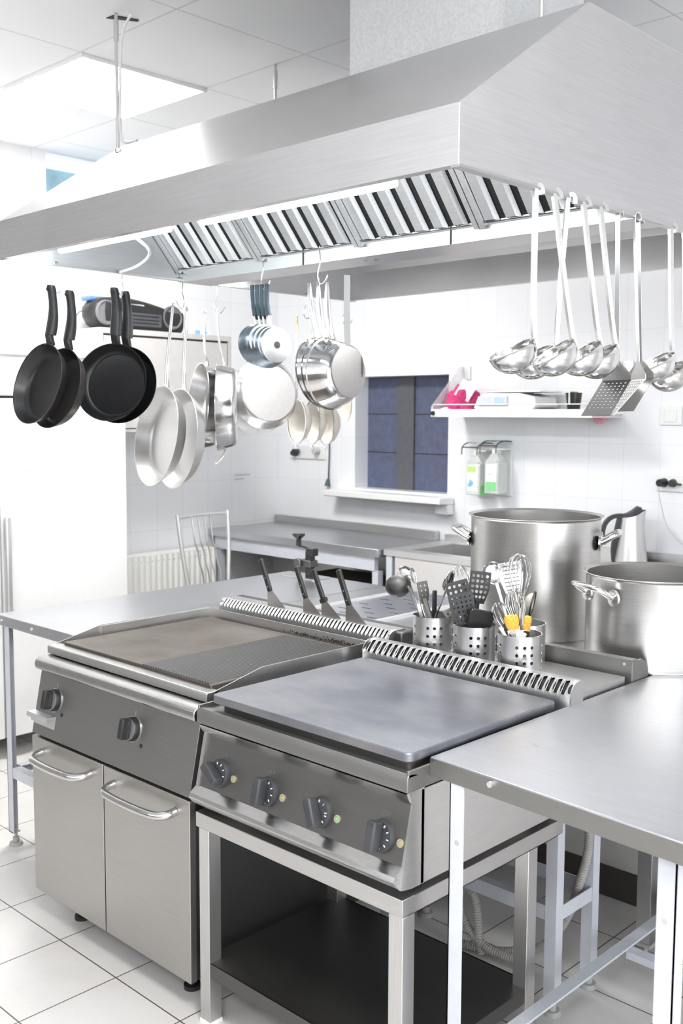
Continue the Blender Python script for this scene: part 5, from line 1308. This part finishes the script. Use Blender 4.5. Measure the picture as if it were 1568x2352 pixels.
cu = thing('plant_cup', 'black cup holding a small green plant on the wall shelf', 'cup', (.245, 2.76, 1.607))
mb = MB(); mb.lathe([(0, 0), (.028, 0), (.040, .10), (.038, .10), (.034, .09), (0, .088)], 24); mb.build('cup_body', 'cup_black', cu, world=False)
mb = MB()
for k in range(16):
    a = k * 2.4; r_ = .010 + .024 * (k / 16); mb.lathe([(0, 0), (.008, .006), (.005, .018), (0, .024)], 7, Matrix.Translation((r_ * math.cos(a), r_ * math.sin(a), .086)) @ Matrix.Rotation(.5, 4, Vector((math.sin(a), -math.cos(a), 0))))
mb.build('green_leaves', 'green_leaf', cu, world=False)
mb = MB(); mb.box(-.004, .002, -.041, -.036, .045, .115); mb.build('plant_tag', 'white_plastic', cu, world=False)
t = thing('gift_bag', 'small pale pink packet beyond the right end bracket of the wall shelf', 'packet', (.455, 2.80, 1.61))
p = at_y(1378, 948, 2.89)
mb = MB(); blob(mb, (p.x, 2.885, p.z), (.03, .035, .06), 3, .9, .2); o = mb.build('packet', 'pale_pink', t, smooth=70)
# soap dispensers
def soap(label, x, z, kind):
    t = thing('soap_dispenser', label, 'soap dispenser', (x, 2.85, z), 'wall soap dispensers')
    mb = MB(); mb.box(-.052, .052, .066, .0795, -.02, .25); mb.box(-.05, .05, .0, .066, .225, .235); mb.build('wall_plate', 'white_plastic', t, world=False, bevel=.003)
    mb = MB(); mb.box(-.044, .044, -.045, .045, -.005, .165); mb.prism([(-.044, .165), (.044, .165), (.02, .205), (-.02, .205)], 'y', -.03, .03); mb.build('bottle', 'clear_bottle', t, world=False, bevel=.006)
    mb = MB(); mb.box(-.015, .015, -.02, .02, .205, .228); mb.build('pump', 'white_plastic', t, world=False)
    mb = MB(); mb.tube([(-.052, .06, .27), (-.052, -.02, .275), (-.05, -.075, .255), (-.05, -.078, .21)], .0035, 6, sub=1); mb.tube([(.052, .06, .27), (.052, -.02, .275), (.05, -.075, .255), (.05, -.078, .21)], .0035, 6, sub=1); mb.tube([(-.05, -.076, .25), (.05, -.076, .25)], .0035, 6)
    lv = mb.build('elbow_lever', 'steel_dark', t, world=False)
    mb = MB(); mb.box(-.045, .045, -.03, .05, .272, .276); mb.build('lever_plate', 'teal_plastic' if kind else 'clear_bottle', lv, world=False)
    mb = MB(); mb.box(-.034, .034, -.0464, -.0455, .015, .155); lb = mb.build('label', 'paper', t, world=False)
    if kind == 0:
        mb = MB(); mb.box(-.032, .022, -.0472, -.0465, .118, .148); mb.build('lime_band', 'label_lime', lb, world=False)
        mb = MB()
        for q, r_ in (((-.012, .055), .014), ((-.004, .068), .006), ((-.014, .074), .005), ((-.022, .046), .008), ((.0, .058), .008)): mb.lathe([(0, 0), (r_, 0), (0, .0006)], 14, Matrix.Translation((q[0], -.0467, q[1])) @ Matrix.Rotation(PI / 2, 4, 'X'))
        mb.build('hand_emblem', 'label_blue', lb, world=False)
        mb = MB(); mb.box(.0452, .0465, -.04, .04, -.004, .045); mb.build('green_side', 'label_green', lb, world=False)
    else:
        mb = MB(); mb.box(-.033, .033, -.0472, -.0465, .015, .06); mb.build('green_band', 'label_green', lb, world=False)
        mb = MB(); mb.box(-.018, .012, -.0472, -.0465, .098, .102); mb.build('printed_line', 'ink_grey', lb, world=False)
    mb = MB(); mb.box(-.034, .034, -.0456, -.0452, .164, .178)
    o = mb.build('cap_print', 'ink_soft', t, world=False)
    return t
soap('left wall soap dispenser, its bottle labelled lime green and blue', -.385, 1.178, 0)
soap('right wall soap dispenser, its bottle labelled with a green band', -.265, 1.190, 1)
# sockets on the back wall
t = thing('wall_outlet', 'white wall socket with two black plugs right of the soap dispensers', 'socket', (.66, YB, 1.28))
mb = MB(); mb.box(.605, .735, YB - .012, YB - .0005, 1.245, 1.325); mb.build('face_plate', 'white_plastic', t, bevel=.003)
mb = MB(); mb.cyl((.645, YB - .012, 1.286), (.640, YB - .055, 1.286), .022, 16, .017); p1 = mb.build('plug', 'black_plastic', t)
mb = MB(); mb.tube([(.635, YB - .05, 1.27), (.645, YB - .05, 1.21), (.655, YB - .04, 1.16), (.665, YB - .03, 1.10), (.72, YB - .03, 1.03), (.80, YB - .03, .98)], .0022, 6, sub=2); mb.build('cord', 'ink_grey', p1)
mb = MB(); mb.cyl((.690, YB - .012, 1.286), (.694, YB - .04, 1.286), .020, 16, .016); mb.tube([(.70, YB - .03, 1.285), (.74, YB - .03, 1.282)], [.006, .004], 8); mb.build('plug', 'black_plastic', t)
t = thing('light_switch', 'plain white switch plate on the back wall right of the shelf', 'switch', (.665, YB, 1.60))
mb = MB(); mb.box(.61, .72, YB - .010, YB - .0005, 1.555, 1.645); mb.build('face_plate', 'cream_white', t, bevel=.003)
mb = MB(); mb.box(.635, .695, YB - .014, YB - .010, 1.57, 1.63); mb.build('rocker', 'white_plastic', t, bevel=.002)
t = thing('wall_outlet', 'wall socket with a black and a grey plug in the far corner behind the strainers', 'socket', (-1.72, YB, 1.37))
p = at_y(683, 1040, YB); q = at_y(733, 1035, YB)
mb = MB(); mb.box(p.x - .06, q.x + .06, YB - .012, YB - .0005, p.z - .035, p.z + .05); mb.build('face_plate', 'white_plastic', t, bevel=.003)
mb = MB(); mb.cyl((p.x, YB - .012, p.z), (p.x, YB - .05, p.z), .022, 14, .016); mb.box(p.x - .005, p.x + .05, YB - .045, YB - .03, p.z + .005, p.z + .025); mb.build('plug', 'grey_plastic', t)
mb = MB(); mb.cyl((q.x, YB - .012, q.z), (q.x, YB - .05, q.z), .024, 14, .02); mb.build('plug', 'ink_grey', t)
mb = MB(); mb.tube([(-1.585, YB - .015, 1.60), (-1.570, YB - .012, 1.52), (-1.565, YB - .012, 1.40), (-1.572, YB - .012, 1.25), (-1.575, YB - .012, 1.19)], .0042, 8, sub=2)
c_ = thing('hanging_cord', 'thin dark cord hanging on the back wall left of the hatch', 'cord', (-1.57, YB, 1.15))
mb.build('cord', 'grip_blue', c_)
mb = MB(); mb.cyl((-1.575, YB - .014, 1.20), (-1.577, YB - .020, 1.155), .008, 12, .018); mb.build('end_plug', 'grip_blue', c_)
mb = MB(); mb.cyl((-1.585, YB - .0005, 1.60), (-1.585, YB - .02, 1.60), .006, 10); mb.build('peg', 'aluminium', c_)

# ------------------------------------------------------------------ can opener on the corner table
co = thing('can_opener', 'black bench can opener with a crank standing on the corner table', 'can opener', (-.40, 1.60, .868))
mb = MB(); mb.prism(rrect(-.52, -.285, 1.53, 1.64, .02), 'z', .8685, .8735); mb.build('base_plate', 'polished_soft', co)
mb = MB(); mb.box(-.402, -.366, 1.585, 1.615, .8735, .985); mb.build('post', 'cup_black', co, bevel=.003)
mb = MB(); mb.box(-.44, -.360, 1.575, 1.625, .915, .945); mb.cyl((-.43, 1.575, .93), (-.43, 1.56, .93), .022, 16); mb.build('clamp', 'steel_dark', co, bevel=.003)
mb = MB(); mb.box(-.395, -.350, 1.58, 1.62, .965, 1.0); mb.build('gear_head', 'cup_black', co, bevel=.004)
mb = MB(); mb.strap([(-.365, 1.60, .992), (-.40, 1.60, .998), (-.455, 1.60, 1.004)], .016, .009, (0, 1, 0)); cr = mb.build('crank_arm', 'cup_black', co, bevel=.002)
mb = MB(); mb.lathe([(0, 0), (.013, 0), (.011, .030), (.022, .040), (.030, .048), (.028, .056), (0, .058)], 22, Matrix.Translation((-.458, 1.60, 1.004))); mb.build('crank_knob', 'cup_black', cr)
